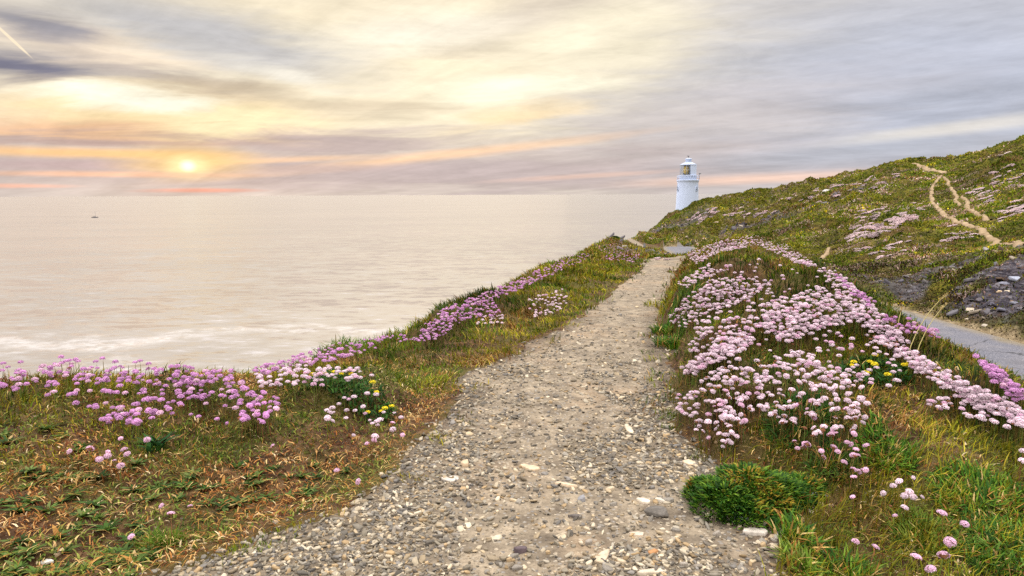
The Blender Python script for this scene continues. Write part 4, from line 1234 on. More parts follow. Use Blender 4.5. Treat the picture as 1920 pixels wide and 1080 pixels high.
LONE = [  # px, py, tint, size, label
    (1770, 962, 'pink', 1.25, 'open pink thrift flower topmost of the three in line above the lower right trio'),
    (1797, 981, 'pink', 1.15, 'tilted pink thrift flower, middle of three in the lush grass'),
    (1787, 1012, 'pink', 1.35, 'largest open pink thrift flower in the lush green grass near the corner'),
    (1728, 1050, 'pink', 1.2, 'pink thrift flower at the left of the trio near the bottom edge'),
    (1760, 1038, 'pink', 1.3, 'topmost pink thrift flower of the trio near the bottom edge'),
    (1741, 1066, 'pink', 1.2, 'lowest pink thrift flower of the trio near the bottom edge'),
    (1834, 1003, 'brown', 0.6, 'brown faded thrift bud alone in the lush green grass'),
    (1602, 1018, 'pink', 1.0, 'left one of two pink thrift flowers above the dry litter'),
    (1632, 1030, 'pink', 1.0, 'right one of two pink thrift flowers above the dry litter'),
    (1657, 918, 'pale', 0.9, 'pink thrift flower set just left of the compact cluster'),
    (1673, 912, 'pale', 1.0, 'upper left pink thrift flower of the compact cluster in yellow turf'),
    (1687, 914, 'pale', 1.1, 'top middle pink thrift flower of the compact cluster in yellow turf'),
    (1690, 922, 'pale', 1.0, 'central pink thrift flower of the compact cluster in yellow turf'),
    (1700, 923, 'pale', 1.0, 'right pink thrift flower of the compact cluster in yellow turf'),
    (1697, 934, 'pale', 1.0, 'lower pink thrift flower of the compact cluster in yellow turf'),
    (1696, 945, 'pale', 1.0, 'lowest pink thrift flower of the compact cluster in yellow turf'),
    (1713, 895, 'pale', 0.7, 'small whitish thrift flower just above the compact cluster'),
    (1723, 932, 'pale', 0.6, 'small pink thrift bud to the right of the compact cluster'),
    (1676, 965, 'pink', 0.7, 'half-closed pink thrift bud below the compact cluster'),
    (1912, 852, 'pale', 1.1, 'upper of two pink thrift flowers at the right picture edge'),
    (1912, 868, 'pale', 1.1, 'lower of two pink thrift flowers at the right picture edge'),
    (1595, 880, 'pink', 0.9, 'left pink thrift flower of the small row in mossy turf'),
    (1610, 882, 'pink', 0.9, 'middle pink thrift flower of the small row in mossy turf'),
    (1622, 876, 'pink', 0.9, 'right pink thrift flower of the small row in mossy turf'),
    (1600, 932, 'pink', 0.8, 'lone pink thrift bud under the small row in mossy turf'),
    (640, 880, 'pink', 1.0, 'left pink thrift flower of two over the gravel edge'),
    (679, 893, 'pink', 1.0, 'right pink thrift flower of two over the gravel edge'),
    (512, 833, 'pink', 0.8, 'solitary small pink thrift flower in rusty turf'),
    (320, 969, 'pink', 1.0, 'pink thrift flower just above the bright green grass tuft'),
    (300, 950, 'pink', 0.8, 'small pink thrift flower highest above the bright green grass tuft'),
    (254, 995, 'pink', 0.9, 'pink thrift flower to the left of the bright green grass tuft'),
    (358, 952, 'pink', 0.7, 'tiny pink thrift flower right of the bright green grass tuft'),
    (134, 842, 'pink', 0.9, 'leftmost fading pink thrift flower of the loose group in straw'),
    (163, 840, 'pink', 1.15, 'wide pink thrift flower second in the loose group in straw'),
    (174, 861, 'pink', 1.1, 'pink thrift flower lowest left in the loose group in straw'),
    (208, 856, 'pink', 1.1, 'pink thrift flower in the middle of the loose group in straw'),
    (195, 848, 'pink', 0.8, 'small pale thrift flower above the middle of the loose group'),
    (236, 840, 'pink', 1.05, 'pink thrift flower at the upper right of the loose group'),
    (248, 847, 'pink', 1.1, 'pink thrift flower at the right end of the loose group'),
    (224, 873, 'pink', 1.1, 'lowest pink thrift flower of the loose group in straw'),
    (222, 865, 'pink', 0.6, 'tiny pink thrift bud just above the lowest flower of the group'),
    (265, 826, 'pink', 1.1, 'pink thrift flower beside the dark broad-leaved rosette'),
    (226, 822, 'pink', 0.8, 'small pink thrift flower highest over the loose group'),
    (165, 853, 'brown', 0.8, 'brown dried thrift head in the loose group in straw'),
    (217, 835, 'brown', 0.7, 'brown dried thrift head at the top of the loose group'),
    (1667, 947, 'brown', 0.7, 'orange-brown dried thrift head left below the compact cluster'),
]
def stem_mesh(k, hgt, rng):
    b = rng.normal(0, 0.012, 2)
    pts = [(b[0] * (t ** 2) , b[1] * (t ** 2), hgt * t) for t in (0, 0.35, 0.7, 1)]
    V, F = tube(pts, [0.0022, 0.002, 0.0018, 0.0018], 5)
    return np_mesh('stem', V, F, True, np.tile(np.array(lin([(112, 128, 58), (134, 116, 62), (150, 104, 70)][k % 3])), (len(V), 1))), pts[-1]
def bract_mesh(rad):
    V, F = lathe([(rad * 0.10, -rad * 0.55), (rad * 0.5, -rad * 0.30), (rad * 0.72, -rad * 0.02), (rad * 0.55, rad * 0.1)], 8)
    return np_mesh('bract', V, F, True, np.tile(np.array(lin((166, 118, 84))), (len(V), 1)))
STEM_H, HEAD_R = 0.140, 0.0166
def thrift_prototype(k, tint, label, group):
    rg = np.random.default_rng(500 + k * 7 + sum(map(ord, tint)))
    root = empty('thrift_flower', (0, 0, 0), label, 'flower', group)
    me, top = stem_mesh(k, STEM_H * rg.uniform(0.9, 1.12), rg)
    link('stem', me, M_STEM, root)
    ci, co = TINTS[tint]
    rad = HEAD_R * {'brown': 0.62, 'lilac': 1.05, 'pale': 1.1, 'pink': 1.1}[tint] * rg.uniform(0.92, 1.1)
    V, T, C = head_faces(rad, lin(ci), lin(co), 40 if tint != 'brown' else 28, rg)
    hd = link('flower_head', np_mesh('flower_head', V * np.array([1, 1, rg.uniform(0.6, 0.85)]), [T], False, C), M_PETAL, root, top)
    hd.rotation_euler = (rg.normal(0, 0.38), rg.normal(0, 0.38), 0)
    link('bract', bract_mesh(rad), M_STEM, hd)
    return root

def build_thrift():
    items = []
    for px, py, tint, size, lab in LONE:
        items.append((px, py, tint, size, lab, None, True))
    for pl, n, tint, grp, lab in DRIFTS:
        if tint == 'pale' and 'spilling' not in grp and 'near face' not in grp: n = int(n * 1.22)
        n = int(n * 1.2)
        for k, p in enumerate(in_poly(pl, n)):
            t = tint
            u = RNG.uniform()
            if u < 0.09: t = 'brown'
            elif u < 0.22: t = 'pink'
            items.append((p[0], p[1], t, 0.62 + 0.68 * RNG.beta(2.2, 2.0), lab, grp, False))
    px = np.array([i[0] for i in items]); py = np.array([i[1] for i in items])
    lift = STEM_H * np.array([i[3] for i in items])
    h = np.full((len(items), 3), np.nan)
    for q in np.unique(np.round(lift, 2)):
        m = np.round(lift, 2) == q
        h[m] = hit(px[m], py[m], q)
    r = np.hypot(h[:, 0], h[:, 1])
    ok = ~np.isnan(r) & ((path_d(h[:, 0], h[:, 1]) > 0.02) | np.array([i[6] for i in items])) & (np.abs(road_d(h[:, 0], h[:, 1])) > 1.65)
    order = [i for i in np.argsort(np.where(np.isnan(r), 1e9, r) - 100 * np.array([i[6] for i in items])) if ok[i]]
    single, rest = order[:300], order[300:]
    protos = {}
    for j, i in enumerate(single):
        _, _, tint, size, lab, grp, lone = items[i]
        if tint == 'brown' and not lone:
            lab, grp = 'brown dried thrift head among the pink flowers of a drift', 'dried thrift heads in the drifts'
        v = j % 5
        if (tint, v) not in protos:
            o = protos[(tint, v)] = thrift_prototype(v, tint, lab, grp)
            o.location = h[i]; o.scale = (size,) * 3
        else:
            o = copy_tree(protos[(tint, v)], h[i], lab, grp, RNG.uniform(0, 6.3), size)
            if not grp and 'group' in o: del o['group']
        o.rotation_euler = (RNG.normal(0, 0.10), RNG.normal(0, 0.10), RNG.uniform(0, 6.3))
    # all the others, farther off
    rg = np.random.default_rng(77)
    lib = {}
    for tint in TINTS:
        for k in range(4):
            for lod, nf in (('n', 26), ('f', 11)):
                V, T, C = head_faces(1.0, lin(TINTS[tint][0]), lin(TINTS[tint][1]), nf, rg, 5 if lod == 'n' else 3)
                lib[tint, k, lod] = (V * np.array([1, 1, rg.uniform(0.6, 0.85)]), T, C)
    VV, TT, CC, o = [], [], [], 0
    SB, SH, SC_ = [], [], []
    for i in rest:
        _, _, tint, size, lab, grp, _ = items[i]
        V, T, C = lib[tint, rg.integers(0, 4), 'n' if r[i] < 9 else 'f']
        rad = HEAD_R * size * {'brown': 0.62, 'lilac': 1.08, 'pale': 1.12, 'pink': 1.08}[tint] * (1 if r[i] < 12 else 1.15)
        a = rg.uniform(0, 6.3); ca, sa = math.cos(a), math.sin(a)
        W = np.column_stack([V[:, 0] * ca - V[:, 1] * sa, V[:, 0] * sa + V[:, 1] * ca, V[:, 2]]) * rad
        hh = STEM_H * size
        VV.append(W + h[i] + np.array([0, 0, hh])); TT.append(T + o); o += len(V)
        CC.append(C * rg.uniform(0.88, 1.1))
        SB.append(h[i]); SH.append(hh)
    SB = np.array(SB); n = len(SB)
    me = np_mesh('thrift_flowers', np.concatenate(VV), [np.concatenate(TT)], False, np.concatenate(CC))
    V, F, C = blades(SB, np.array(SH), np.full(n, 0.0045) * np.clip(np.hypot(SB[:, 0], SB[:, 1]) / 5, 1, 3), RNG.uniform(0, 6.3, n), np.full(n, 0.04), pick(pal((112, 128, 58), (134, 116, 62)), n))
    me2V, me2F = join((np.concatenate(VV), [np.concatenate(TT)]), (V, F))
    bpy.data.meshes.remove(me)
    tag(link('thrift_flowers', np_mesh('thrift_flowers', me2V, me2F, False, np.concatenate([np.concatenate(CC), C])), M_PETAL), kind='stuff')
build_thrift()

# ------------------------------------------------------------------ leafy plants
M_LEAF = mat_leaf('broad_leaves', 0.28, 0.6, 0.15, 0.12)
def leaves_mesh(name, n, hl, wl, bend, cols, spread=0.0, seed=0, zj=0.0, curl=0.3):
    global RNG
    keep = RNG; RNG = np.random.default_rng(seed)
    a = RNG.uniform(0, 6.3, n) if spread else np.arange(n) * 2.4 + RNG.normal(0, 0.2, n)
    rad = spread * np.sqrt(RNG.uniform(0, 1, n)); b = RNG.uniform(0, 6.3, n)
    base = np.column_stack([np.cos(b) * rad, np.sin(b) * rad, RNG.uniform(0, 1, n) * zj])
    if spread: a = np.where(RNG.uniform(0, 1, n) < 0.6, b + RNG.normal(0, 0.6, n), a)
    V, F, C = blades(base, RNG.uniform(*hl, n), RNG.uniform(*wl, n), a, RNG.uniform(*bend, n), np.where((RNG.uniform(0, 1, n) < (0.14 if spread else 0.03))[:, None], pick(P_STRAW, n), pick(cols, n)) * RNG.uniform(0.65, 1.3, n)[:, None], curl=curl, flat=0.9)
    RNG = keep
    return np_mesh(name, V, F, False, C)
P_BROAD = pal((64, 94, 34), (84, 108, 44), (48, 74, 26), (108, 122, 62))
P_LUSH = pal((62, 104, 24), (84, 124, 28), (46, 84, 20), (112, 142, 40))
ROSETTES = [(82, 880), (62, 892), (136, 893), (168, 889), (186, 893), (142, 921), (115, 936), (178, 941), (281, 930), (255, 868), (31, 1012), (58, 1030), (14, 1038), (250, 1006), (207, 1038), (231, 1034), (120, 1030), (70, 1068), (101, 1073), (200, 988), (8, 938), (85, 800), (15, 828), (385, 912), (465, 890), (450, 868), (480, 902), (392, 940), (420, 950), (475, 936), (505, 938), (540, 926), (595, 936), (565, 892), (335, 932), (30, 1060), (160, 1060), (345, 905), (280, 1035)]
def build_leafy():
    rg0 = np.random.default_rng(42)
    for pl, k in (([(0, 960), (330, 960), (300, 1075), (0, 1075)], 16), ([(340, 890), (700, 850), (640, 930), (380, 985)], 16), ([(0, 800), (330, 800), (330, 960), (0, 960)], 18)):
        ROSETTES.extend(tuple(p) for p in in_poly(pl, k, rg0))
    h = hit([p[0] for p in ROSETTES], [p[1] for p in ROSETTES], 0.02)
    meshes = [leaves_mesh('rosette', 11 + k % 4, (0.022, 0.048), (0.013, 0.021), (0.9, 1.7), P_BROAD, 0, 600 + k) for k in range(6)]
    for k, p in enumerate(h):
        o = link('leafy_rosette', meshes[k % 6], M_LEAF, None, tuple(p - np.array([0, 0, 0.004])))
        o.rotation_euler = (0, 0, RNG.uniform(0, 6.3)); o.scale = (RNG.uniform(1.0, 1.55),) * 3
        x = ROSETTES[k][0]; y = ROSETTES[k][1]
        if x >= 330: lab, grp = 'grey-green rosette in the mossy turf near the gravel edge', 'leafy rosettes near the gravel edge'
        elif y >= 985: lab, grp = 'grey-green rosette on bare stony soil below the thrift', 'leafy rosettes on the bare soil at the front'
        else: lab, grp = 'grey-green rosette in dry brown turf below the left bank', 'leafy rosettes in the dry brown turf'
        tag(o, lab, 'plant', grp)
    p = hit([288], [832], 0.04)[0]
    tag(link('broad_leaved_plant', leaves_mesh('broad_leaved_plant', 26, (0.07, 0.13), (0.022, 0.034), (0.5, 1.2), pal((44, 84, 40), (60, 104, 46), (36, 66, 34)), 0.05, 640), M_LEAF, None, tuple(p)),
        'dark glossy broad-leaved plant by a pink thrift flower on the left bank', 'plant')
    clumps = [  # place, spread, leaves, lengths, widths, colours, label
        (304, 1010, 0.105, 420, (0.04, 0.085), (0.003, 0.005), pal((90, 120, 24), (110, 136, 34), (70, 100, 20)), 'bright green fine-bladed grass tuft on bare soil at lower left', 'grass_tuft'),
        (1492, 1000, 0.12, 170, (0.06, 0.12), (0.009, 0.014), P_LUSH, 'dark green strap-leaved tuft next to the pale slabs', 'leafy_tuft'),
        (1500, 1050, 0.09, 160, (0.05, 0.10), (0.008, 0.012), pal((108, 134, 40), (88, 120, 32), (130, 140, 60)), 'yellowish green strap-leaved tuft under the darker one', 'leafy_tuft'),
        (1590, 1070, 0.12, 220, (0.06, 0.11), (0.007, 0.011), P_LUSH, 'dark green leafy tuft at the bottom edge beside brown litter', 'leafy_tuft'),
        (1850, 940, 0.26, 1100, (0.035, 0.075), (0.006, 0.011), P_LUSH, 'wide lush green tussock of narrow blades right of the three pink flowers', 'leafy_tuft'),
        (1890, 1020, 0.24, 1100, (0.035, 0.075), (0.006, 0.011), pal((54, 94, 24), (72, 114, 30), (42, 76, 22), (104, 136, 52)), 'deep green tussock in the lower right corner', 'leafy_tuft'),
        (1735, 1000, 0.17, 520, (0.04, 0.085), (0.005, 0.009), pal((92, 118, 32), (72, 100, 28), (116, 128, 44)), 'mid green tussock left of the largest open pink flower', 'leafy_tuft'),
        (1660, 850, 0.17, 520, (0.045, 0.09), (0.006, 0.010), P_LUSH, 'fresh green clump under the scattered thrift of the mound face', 'leafy_tuft'),
        (1560, 870, 0.13, 320, (0.05, 0.10), (0.005, 0.008), pal((60, 92, 28), (48, 76, 24), (84, 108, 36)), 'dark green mossy clump just above the right end of the shrub', 'leafy_tuft'),
        (1500, 775, 0.20, 460, (0.06, 0.12), (0.005, 0.008), pal((56, 96, 30), (44, 78, 24)), 'deep green leaves showing through the drift above the shrub', 'leafy_tuft'),
        (1258, 612, 0.26, 420, (0.08, 0.16), (0.010, 0.016), P_LUSH, 'dark green leafy bank overhanging the far bend of the path', 'leafy_tuft'),
        (1268, 640, 0.26, 420, (0.08, 0.16), (0.010, 0.016), P_LUSH, 'dark green leafy bank just nearer than the one at the bend', 'leafy_tuft'),
    ]
    for i, (px, py, sp, n, hl, wl, pc, lab, nm) in enumerate(clumps):
        p = hit([px], [py], 0.03)[0]
        if np.isnan(p[0]): continue
        me = leaves_mesh(nm, n, hl, wl, (0.3, 1.2), pc, sp, 660 + i, 0.0)
        v = np.empty(len(me.vertices) * 3, np.float32); me.vertices.foreach_get('co', v); v = v.reshape(-1, 3)
        v[:, 2] += H(v[:, 0] + p[0], v[:, 1] + p[1]) - p[2]
        me.vertices.foreach_set('co', v.ravel())
        tag(link(nm, me, M_LEAF, None, tuple(p)), lab, 'grass tuft' if nm == 'grass_tuft' else 'plant')

    # the low mounded shrub beside the path
    p = hit([1398], [925], 0.06)[0]
    root = empty('cushion_shrub', tuple(p), 'low dense dark green shrub with yellowing tips mounded at the path edge', 'shrub')
    rg = np.random.default_rng(9)
    n = 9000
    lob = [(-0.14, -0.10, 0.19, 0.15), (0.02, 0.02, 0.24, 0.19), (0.20, 0.06, 0.19, 0.13), (-0.06, -0.20, 0.15, 0.10), (0.34, 0.12, 0.15, 0.09), (-0.20, 0.05, 0.13, 0.12), (0.10, -0.12, 0.14, 0.10)]
    ch = rg.choice(len(lob), n, p=np.array([l[2] ** 2 for l in lob]) / sum(l[2] ** 2 for l in lob))
    L = np.array(lob)[ch]
    d = rg.normal(0, 1, (n, 3)); d[:, 2] = np.abs(d[:, 2]); d /= np.linalg.norm(d, axis=1)[:, None]
    bumps = 1 + 0.24 * (fbm(d[:, 0] * 5 + ch * 3, d[:, 1] * 5 + d[:, 2] * 4, 3, 121) - 0.5)
    q = d * np.column_stack([L[:, 2], L[:, 2], L[:, 3]]) * (bumps * rg.uniform(0.66, 1.0, n) ** 0.5)[:, None] + np.column_stack([L[:, 0], L[:, 1], np.zeros(n)])
    q[:, 2] += H(q[:, 0] + p[0], q[:, 1] + p[1]) - p[2]
    col = pick(pal((50, 90, 22), (70, 112, 26), (36, 68, 18), (104, 134, 34)), n)
    ye = (fbm(q[:, 0] * 7, q[:, 1] * 7, 2, 123) > 0.60) & (d[:, 2] > 0.5) & (rg.uniform(0, 1, n) < 0.5)
    col[ye] = pick(pal((168, 140, 40), (150, 110, 44), (140, 150, 48)), ye.sum())
    V, F, C = blades(q, rg.uniform(0.018, 0.04, n), rg.uniform(0.007, 0.013, n), np.arctan2(d[:, 1], d[:, 0]) + rg.normal(0, 0.6, n), rg.uniform(0.3, 1.6, n), col * rg.uniform(0.7, 1.3, n)[:, None])
    link('foliage', np_mesh('foliage', V, F, False, C), M_LEAF, root)
    bits = []
    for k in range(70):
        i = rg.integers(0, n); e = q[i]; b = np.array([e[0] * 0.55, e[1] * 0.55, e[2] * 0.1])
        bits.append(tube([b, (b + e) / 2 + np.array([0, 0, 0.01]), e * 0.97], [0.004, 0.003, 0.0015], 5))
    V, F = join(*bits)
    link('twigs', np_mesh('twigs', V, F, True, np.tile(np.array(lin((84, 62, 40))), (len(V), 1))), M_STEM, root)

    # yellow-flowered patches
    M_YEL = mat_leaf('yellow_petals', 0.25, 0.6, 0.2)
    for (px, py, sx, sy, nf, seed, lab) in ((655, 728, 0.36, 0.26, 13, 1, 'low green patch dotted with yellow flowers on the left of the path'), (1650, 702, 0.30, 0.22, 11, 2, 'low patch of yellow flowers amid the pale thrift of the mound')):
        p = hit([px], [py], 0.03)[0]; rg = np.random.default_rng(seed)
        root = empty('yellow_flowered_plant', tuple(p), lab, 'plant')
        n = 900
        a = rg.uniform(0, 6.3, n); rr = np.sqrt(rg.uniform(0, 1, n))
        b = np.column_stack([np.cos(a) * rr * sx, np.sin(a) * rr * sy, np.zeros(n)])
        b[:, 2] = H(b[:, 0] + p[0], b[:, 1] + p[1]) - p[2] + rg.uniform(0, 0.07, n)
        V, F, C = blades(b, rg.uniform(0.03, 0.06, n), rg.uniform(0.010, 0.018, n), rg.uniform(0, 6.3, n), rg.uniform(0.5, 1.6, n), pick(pal((48, 86, 30), (66, 104, 34), (36, 66, 26)), n))
        link('foliage', np_mesh('foliage', V, F, False, C), M_LEAF, root)
        for k in range(nf):
            V, T, C = head_faces(rg.uniform(0.017, 0.027), lin((238, 208, 16)), lin((252, 234, 60)), 14, rg)
            a = rg.uniform(0, 6.3); q = math.sqrt(rg.uniform(0, 1))
            x, y = math.cos(a) * q * sx * 0.95, math.sin(a) * q * sy * 0.95
            link('flower', np_mesh('flower', V * np.array([1, 1, 0.6]), [T], False, C), M_YEL, root, (x, y, float(H(x + p[0], y + p[1])) - p[2] + rg.uniform(0.075, 0.115)))

    # tall dry stalks on the mound's shoulder
    for i, (bx, by, tx, ty, lab) in enumerate([(1700, 680, 1777, 552, 'taller of two dry grass stalks leaning over the road'), (1712, 692, 1776, 570, 'shorter of two dry grass stalks leaning over the road'),
                                               (1683, 632, 1692, 578, 'thin upright dry grass stalk behind the two leaning ones')]):
        p = hit([bx], [by], 0.05)[0]; Y = p[1]
        t = at(tx, ty, Y + 0.15) - p
        root = empty('grass_stalk', tuple(p), lab, 'grass stalk')
        c = [np.array([t[0] * (k ** 1.5), t[1] * k, t[2] * (1 - (1 - k) ** 1.25)]) for k in np.linspace(0, 1, 9)]
        V, F = tube(c, np.linspace(0.0045, 0.002, 9), 5)
        link('stem', np_mesh('stem', V, F, True, np.tile(np.array(lin((196, 182, 118))), (len(V), 1))), M_STEM, root)
        e = np.array([c[-1] + (c[-2] - c[-1]) * RNG.uniform(0, 1.2) for _ in range(40)])
        V, F, C = blades(e, RNG.uniform(0.015, 0.03, 40), np.full(40, 0.004), RNG.uniform(0, 6.3, 40), RNG.uniform(0.1, 0.6, 40), pick(pal((206, 186, 132), (184, 160, 108)), 40))
        link('seed_head', np_mesh('seed_head', V, F, False, C), M_STEM, root)
build_leafy()
# ------------------------------------------------------------------ rocks and thrift cushions on the hill
ROCKS = [  # place, size across px, colour, label
    (1790, 288, 27, (206, 200, 196), 'white boulder alone near the hilltop right of the trail'),
    (1551, 357, 20, (206, 200, 194), 'white boulder alone on the middle of the hill below the ridge'),
    (1893, 283, 22, (176, 158, 148), 'larger pinkish rock of the pair high on the right of the hill'),
    (1878, 291, 16, (166, 148, 138), 'smaller pinkish rock of the pair high on the right of the hill'),
    (1824, 573, 30, (206, 190, 166), 'long pale slab in the dark cutting above the road'),
    (1815, 591, 12, (202, 186, 160), 'small pale stone under the long slab above the road'),
    (1848, 598, 14, (198, 186, 168), 'pale stone low in the cutting close to the road edge'),
    (1874, 543, 13, (212, 186, 150), 'cream stone, left one of two in the rock face'),
    (1889, 541, 11, (208, 192, 164), 'cream stone, right one of two in the rock face'),
    (1905, 505, 26, (156, 160, 172), 'blue-grey slab at the top right of the rock face'),
    (1885, 518, 24, (136, 136, 148), 'blue-grey slab under the topmost one of the rock face'),
    (1858, 520, 22, (128, 124, 130), 'grey slab at the upper left of the rock face'),
    (1862, 562, 22, (92, 88, 98), 'dark slate block in the middle of the rock face'),
    (1838, 552, 20, (98, 92, 96), 'dark slate block left of the middle of the rock face'),
    (1880, 580, 22, (104, 102, 114), 'dark slate block low on the rock face by the pink cushion'),
    (1905, 560, 22, (130, 130, 140), 'grey slate block at the right end of the rock face'),
    (1800, 545, 18, (108, 100, 98), 'brown-grey slate block at the left end of the rock face'),
    (1745, 488, 22, (112, 108, 114), 'grey slab, upper of two in the heath left of the rock face'),
    (1725, 500, 18, (104, 100, 106), 'grey slab, lower of two in the heath left of the rock face'),
    (1700, 516, 15, (110, 104, 104), 'grey stone low in the heath nearest the far part of the road'),
    (1660, 320, 12, (196, 190, 184), 'small white stone just below the ridge of the hill'),
    (1390, 388, 10, (190, 176, 160), 'small pale stone on the slope right of the lighthouse'),
    (1345, 415, 14, (176, 154, 130), 'tan rock in the eroded scar below the lighthouse'),
    (1380, 425, 12, (160, 140, 124), 'brown rock at the right end of the eroded scar'),
    (1310, 420, 12, (148, 128, 112), 'brown rock at the left end of the eroded scar'),
    (1170, 462, 15, (150, 138, 134), 'grey rock half buried in thrift on the knoll'),
]
def build_rocks():
    h = hit([q[0] for q in ROCKS], [q[1] for q in ROCKS], 0.0, 8)
    for i, (q, p) in enumerate(zip(ROCKS, h)):
        if np.isnan(p[0]): continue
        w = q[2] / FPX * p[1]
        me = rock_mesh('rock', (w * 1.1, w * 0.75, w * RNG.uniform(0.45, 0.65)), q[3], 800 + i)
        o = link('rock', me, M_STONE, None, (p[0], p[1], p[2] - w * 0.06)); o.rotation_euler = (RNG.normal(0, 0.15), RNG.normal(0, 0.15), RNG.normal(0, 0.4))
        tag(o, q[4], 'rock')
build_rocks()

def cushion_proto(k):
    rg = np.random.default_rng(900 + k)
    root = empty('thrift_cushion', (0, 0, 0), 'thrift cushion', 'plant')
    n = 260
    a = rg.uniform(0, 6.3, n); r = np.sqrt(rg.uniform(0, 1, n)) * (0.75 + 0.25 * np.sin(a * (2 + k % 3) + k))
    b = np.column_stack([np.cos(a) * r, np.sin(a) * r * 0.55, np.sqrt(np.clip(1 - r * r, 0, 1)) * 0.22 - 0.12])
    V, F, C = blades(b, rg.uniform(0.12, 0.22, n), rg.uniform(0.05, 0.09, n), a, rg.uniform(0.3, 1.2, n), pick(pal((84, 92, 36), (104, 102, 44), (70, 74, 34)), n))
    link('foliage', np_mesh('foliage', V, F, False, C), M_GRASS, root)
    n = 250
    a = rg.uniform(0, 6.3, n); r = np.sqrt(rg.uniform(0, 1, n)) * 0.95
    lump = vnoise(np.cos(a) * r * 3 + k * 5, np.sin(a) * r * 3, 131)
    g = lump > 0.40; a, r = a[g], r[g]
    V, T, C, o = [], [], [], 0
    for aa, rr in zip(a, r):
        v, t, c = head_faces(rg.uniform(0.04, 0.065), lin((214, 180, 188)), lin((236, 218, 218)), 5, rg, 3)
        V.append(v + np.array([math.cos(aa) * rr, math.sin(aa) * rr * 0.55, math.sqrt(max(0, 1 - rr * rr)) * 0.22 + 0.04 + rg.uniform(0, 0.05)])); T.append(t + o); C.append(c * rg.uniform(0.8, 1.1)); o += len(v)
    link('blossom', np_mesh('blossom', np.concatenate(V), [np.concatenate(T)], False, np.concatenate(C)), M_PETAL, root)
    return root
CUSHIONS = [  # polygon, number, width px, label, group
    ([(1585, 445), (1600, 425), (1700, 398), (1722, 404), (1660, 432), (1610, 452)], 34, (14, 34), 'pinkish thrift cushion in the long streak across the middle of the hill', 'thrift cushions across the middle of the hill'),
    ([(1590, 400), (1640, 385), (1740, 375), (1730, 395), (1640, 420)], 16, (10, 22), 'pinkish thrift cushion scattered just above the long streak', 'thrift cushions above the long streak'),
    ([(1845, 325), (1920, 300), (1920, 350), (1870, 345)], 12, (10, 22), 'pinkish thrift cushion on the upper right of the hill below the rocks', 'thrift cushions on the upper right of the hill'),
    ([(1870, 390), (1920, 370), (1920, 410), (1880, 412)], 8, (14, 30), 'large lilac thrift cushion above the lower trail at the right', 'thrift cushions above the lower trail'),
    ([(1815, 340), (1870, 350), (1860, 385), (1820, 360)], 9, (10, 22), 'pinkish thrift cushion between the forked trails', 'thrift cushions between the trails'),
    ([(1780, 420), (1850, 436), (1800, 450), (1770, 445)], 8, (12, 26), 'pinkish thrift cushion just below the lower trail', 'thrift cushions below the lower trail'),
    ([(1460, 360), (1560, 345), (1690, 320), (1680, 345), (1560, 375), (1470, 378)], 18, (8, 18), 'pale tuft of thrift high on the open slope near the ridge', 'thrift tufts near the ridge'),
    ([(1285, 412), (1330, 385), (1350, 392), (1310, 420)], 14, (8, 16), 'pale thrift cushion along the scar under the lighthouse', 'thrift cushions along the scar'),
    ([(1345, 400), (1420, 390), (1460, 398), (1380, 410)], 10, (8, 16), 'pale thrift cushion on the slope to the right of the scar', 'thrift cushions right of the scar'),
    ([(1590, 470), (1640, 450), (1720, 440), (1700, 470), (1620, 490)], 14, (10, 22), 'pinkish thrift cushion in the dark heath under the long streak', 'thrift cushions in the dark heath'),
    ([(1895, 595), (1918, 590), (1918, 622), (1898, 618)], 4, (24, 36), 'bright pink thrift cushion at the foot of the rock face by the road', 'thrift cushions by the road'),
    ([(1215, 474), (1262, 470), (1262, 482), (1220, 484)], 6, (12, 24), 'pinkish thrift cushion where the path dips out of sight', 'thrift cushions at the dip of the path'),
]
def build_cushions():
    protos = [None] * 5; k = 0
    for pl, n, (a, b), lab, grp in CUSHIONS:
        n = int(n * 2.5)
        pp = in_poly(pl, n); h = hit(pp[:, 0], pp[:, 1], 0.05, 8)
        for p in h:
            if np.isnan(p[0]) or np.abs(road_d(p[0], p[1])) < 1.9 and p[1] < RYM or trail_d(p[0], p[1]) < 0.15: continue
            s = 0.82 * RNG.uniform(a, b) / FPX * np.hypot(p[0], p[1]) / 2
            rz = RNG.normal(0.5, 0.25)
            v = k % 5
            if protos[v] is None:
                o = protos[v] = cushion_proto(v); o.location = p; o.scale = (s,) * 3; o['label'] = lab; o['group'] = grp
            else:
                o = copy_tree(protos[v], p, lab, grp, rz, s)
            # lie along the slope
            e = 0.4
            gx = (H(p[0] + e, p[1]) - H(p[0] - e, p[1])) / (2 * e); gy = (H(p[0], p[1] + e) - H(p[0], p[1] - e)) / (2 * e)
            nrm = Vector((-float(gx), -float(gy), 1)).normalized()
            o.rotation_euler = (nrm.to_track_quat('Z', 'Y').to_matrix() @ Matrix.Rotation(rz, 3, 'Z')).to_euler()
            k += 1
build_cushions()

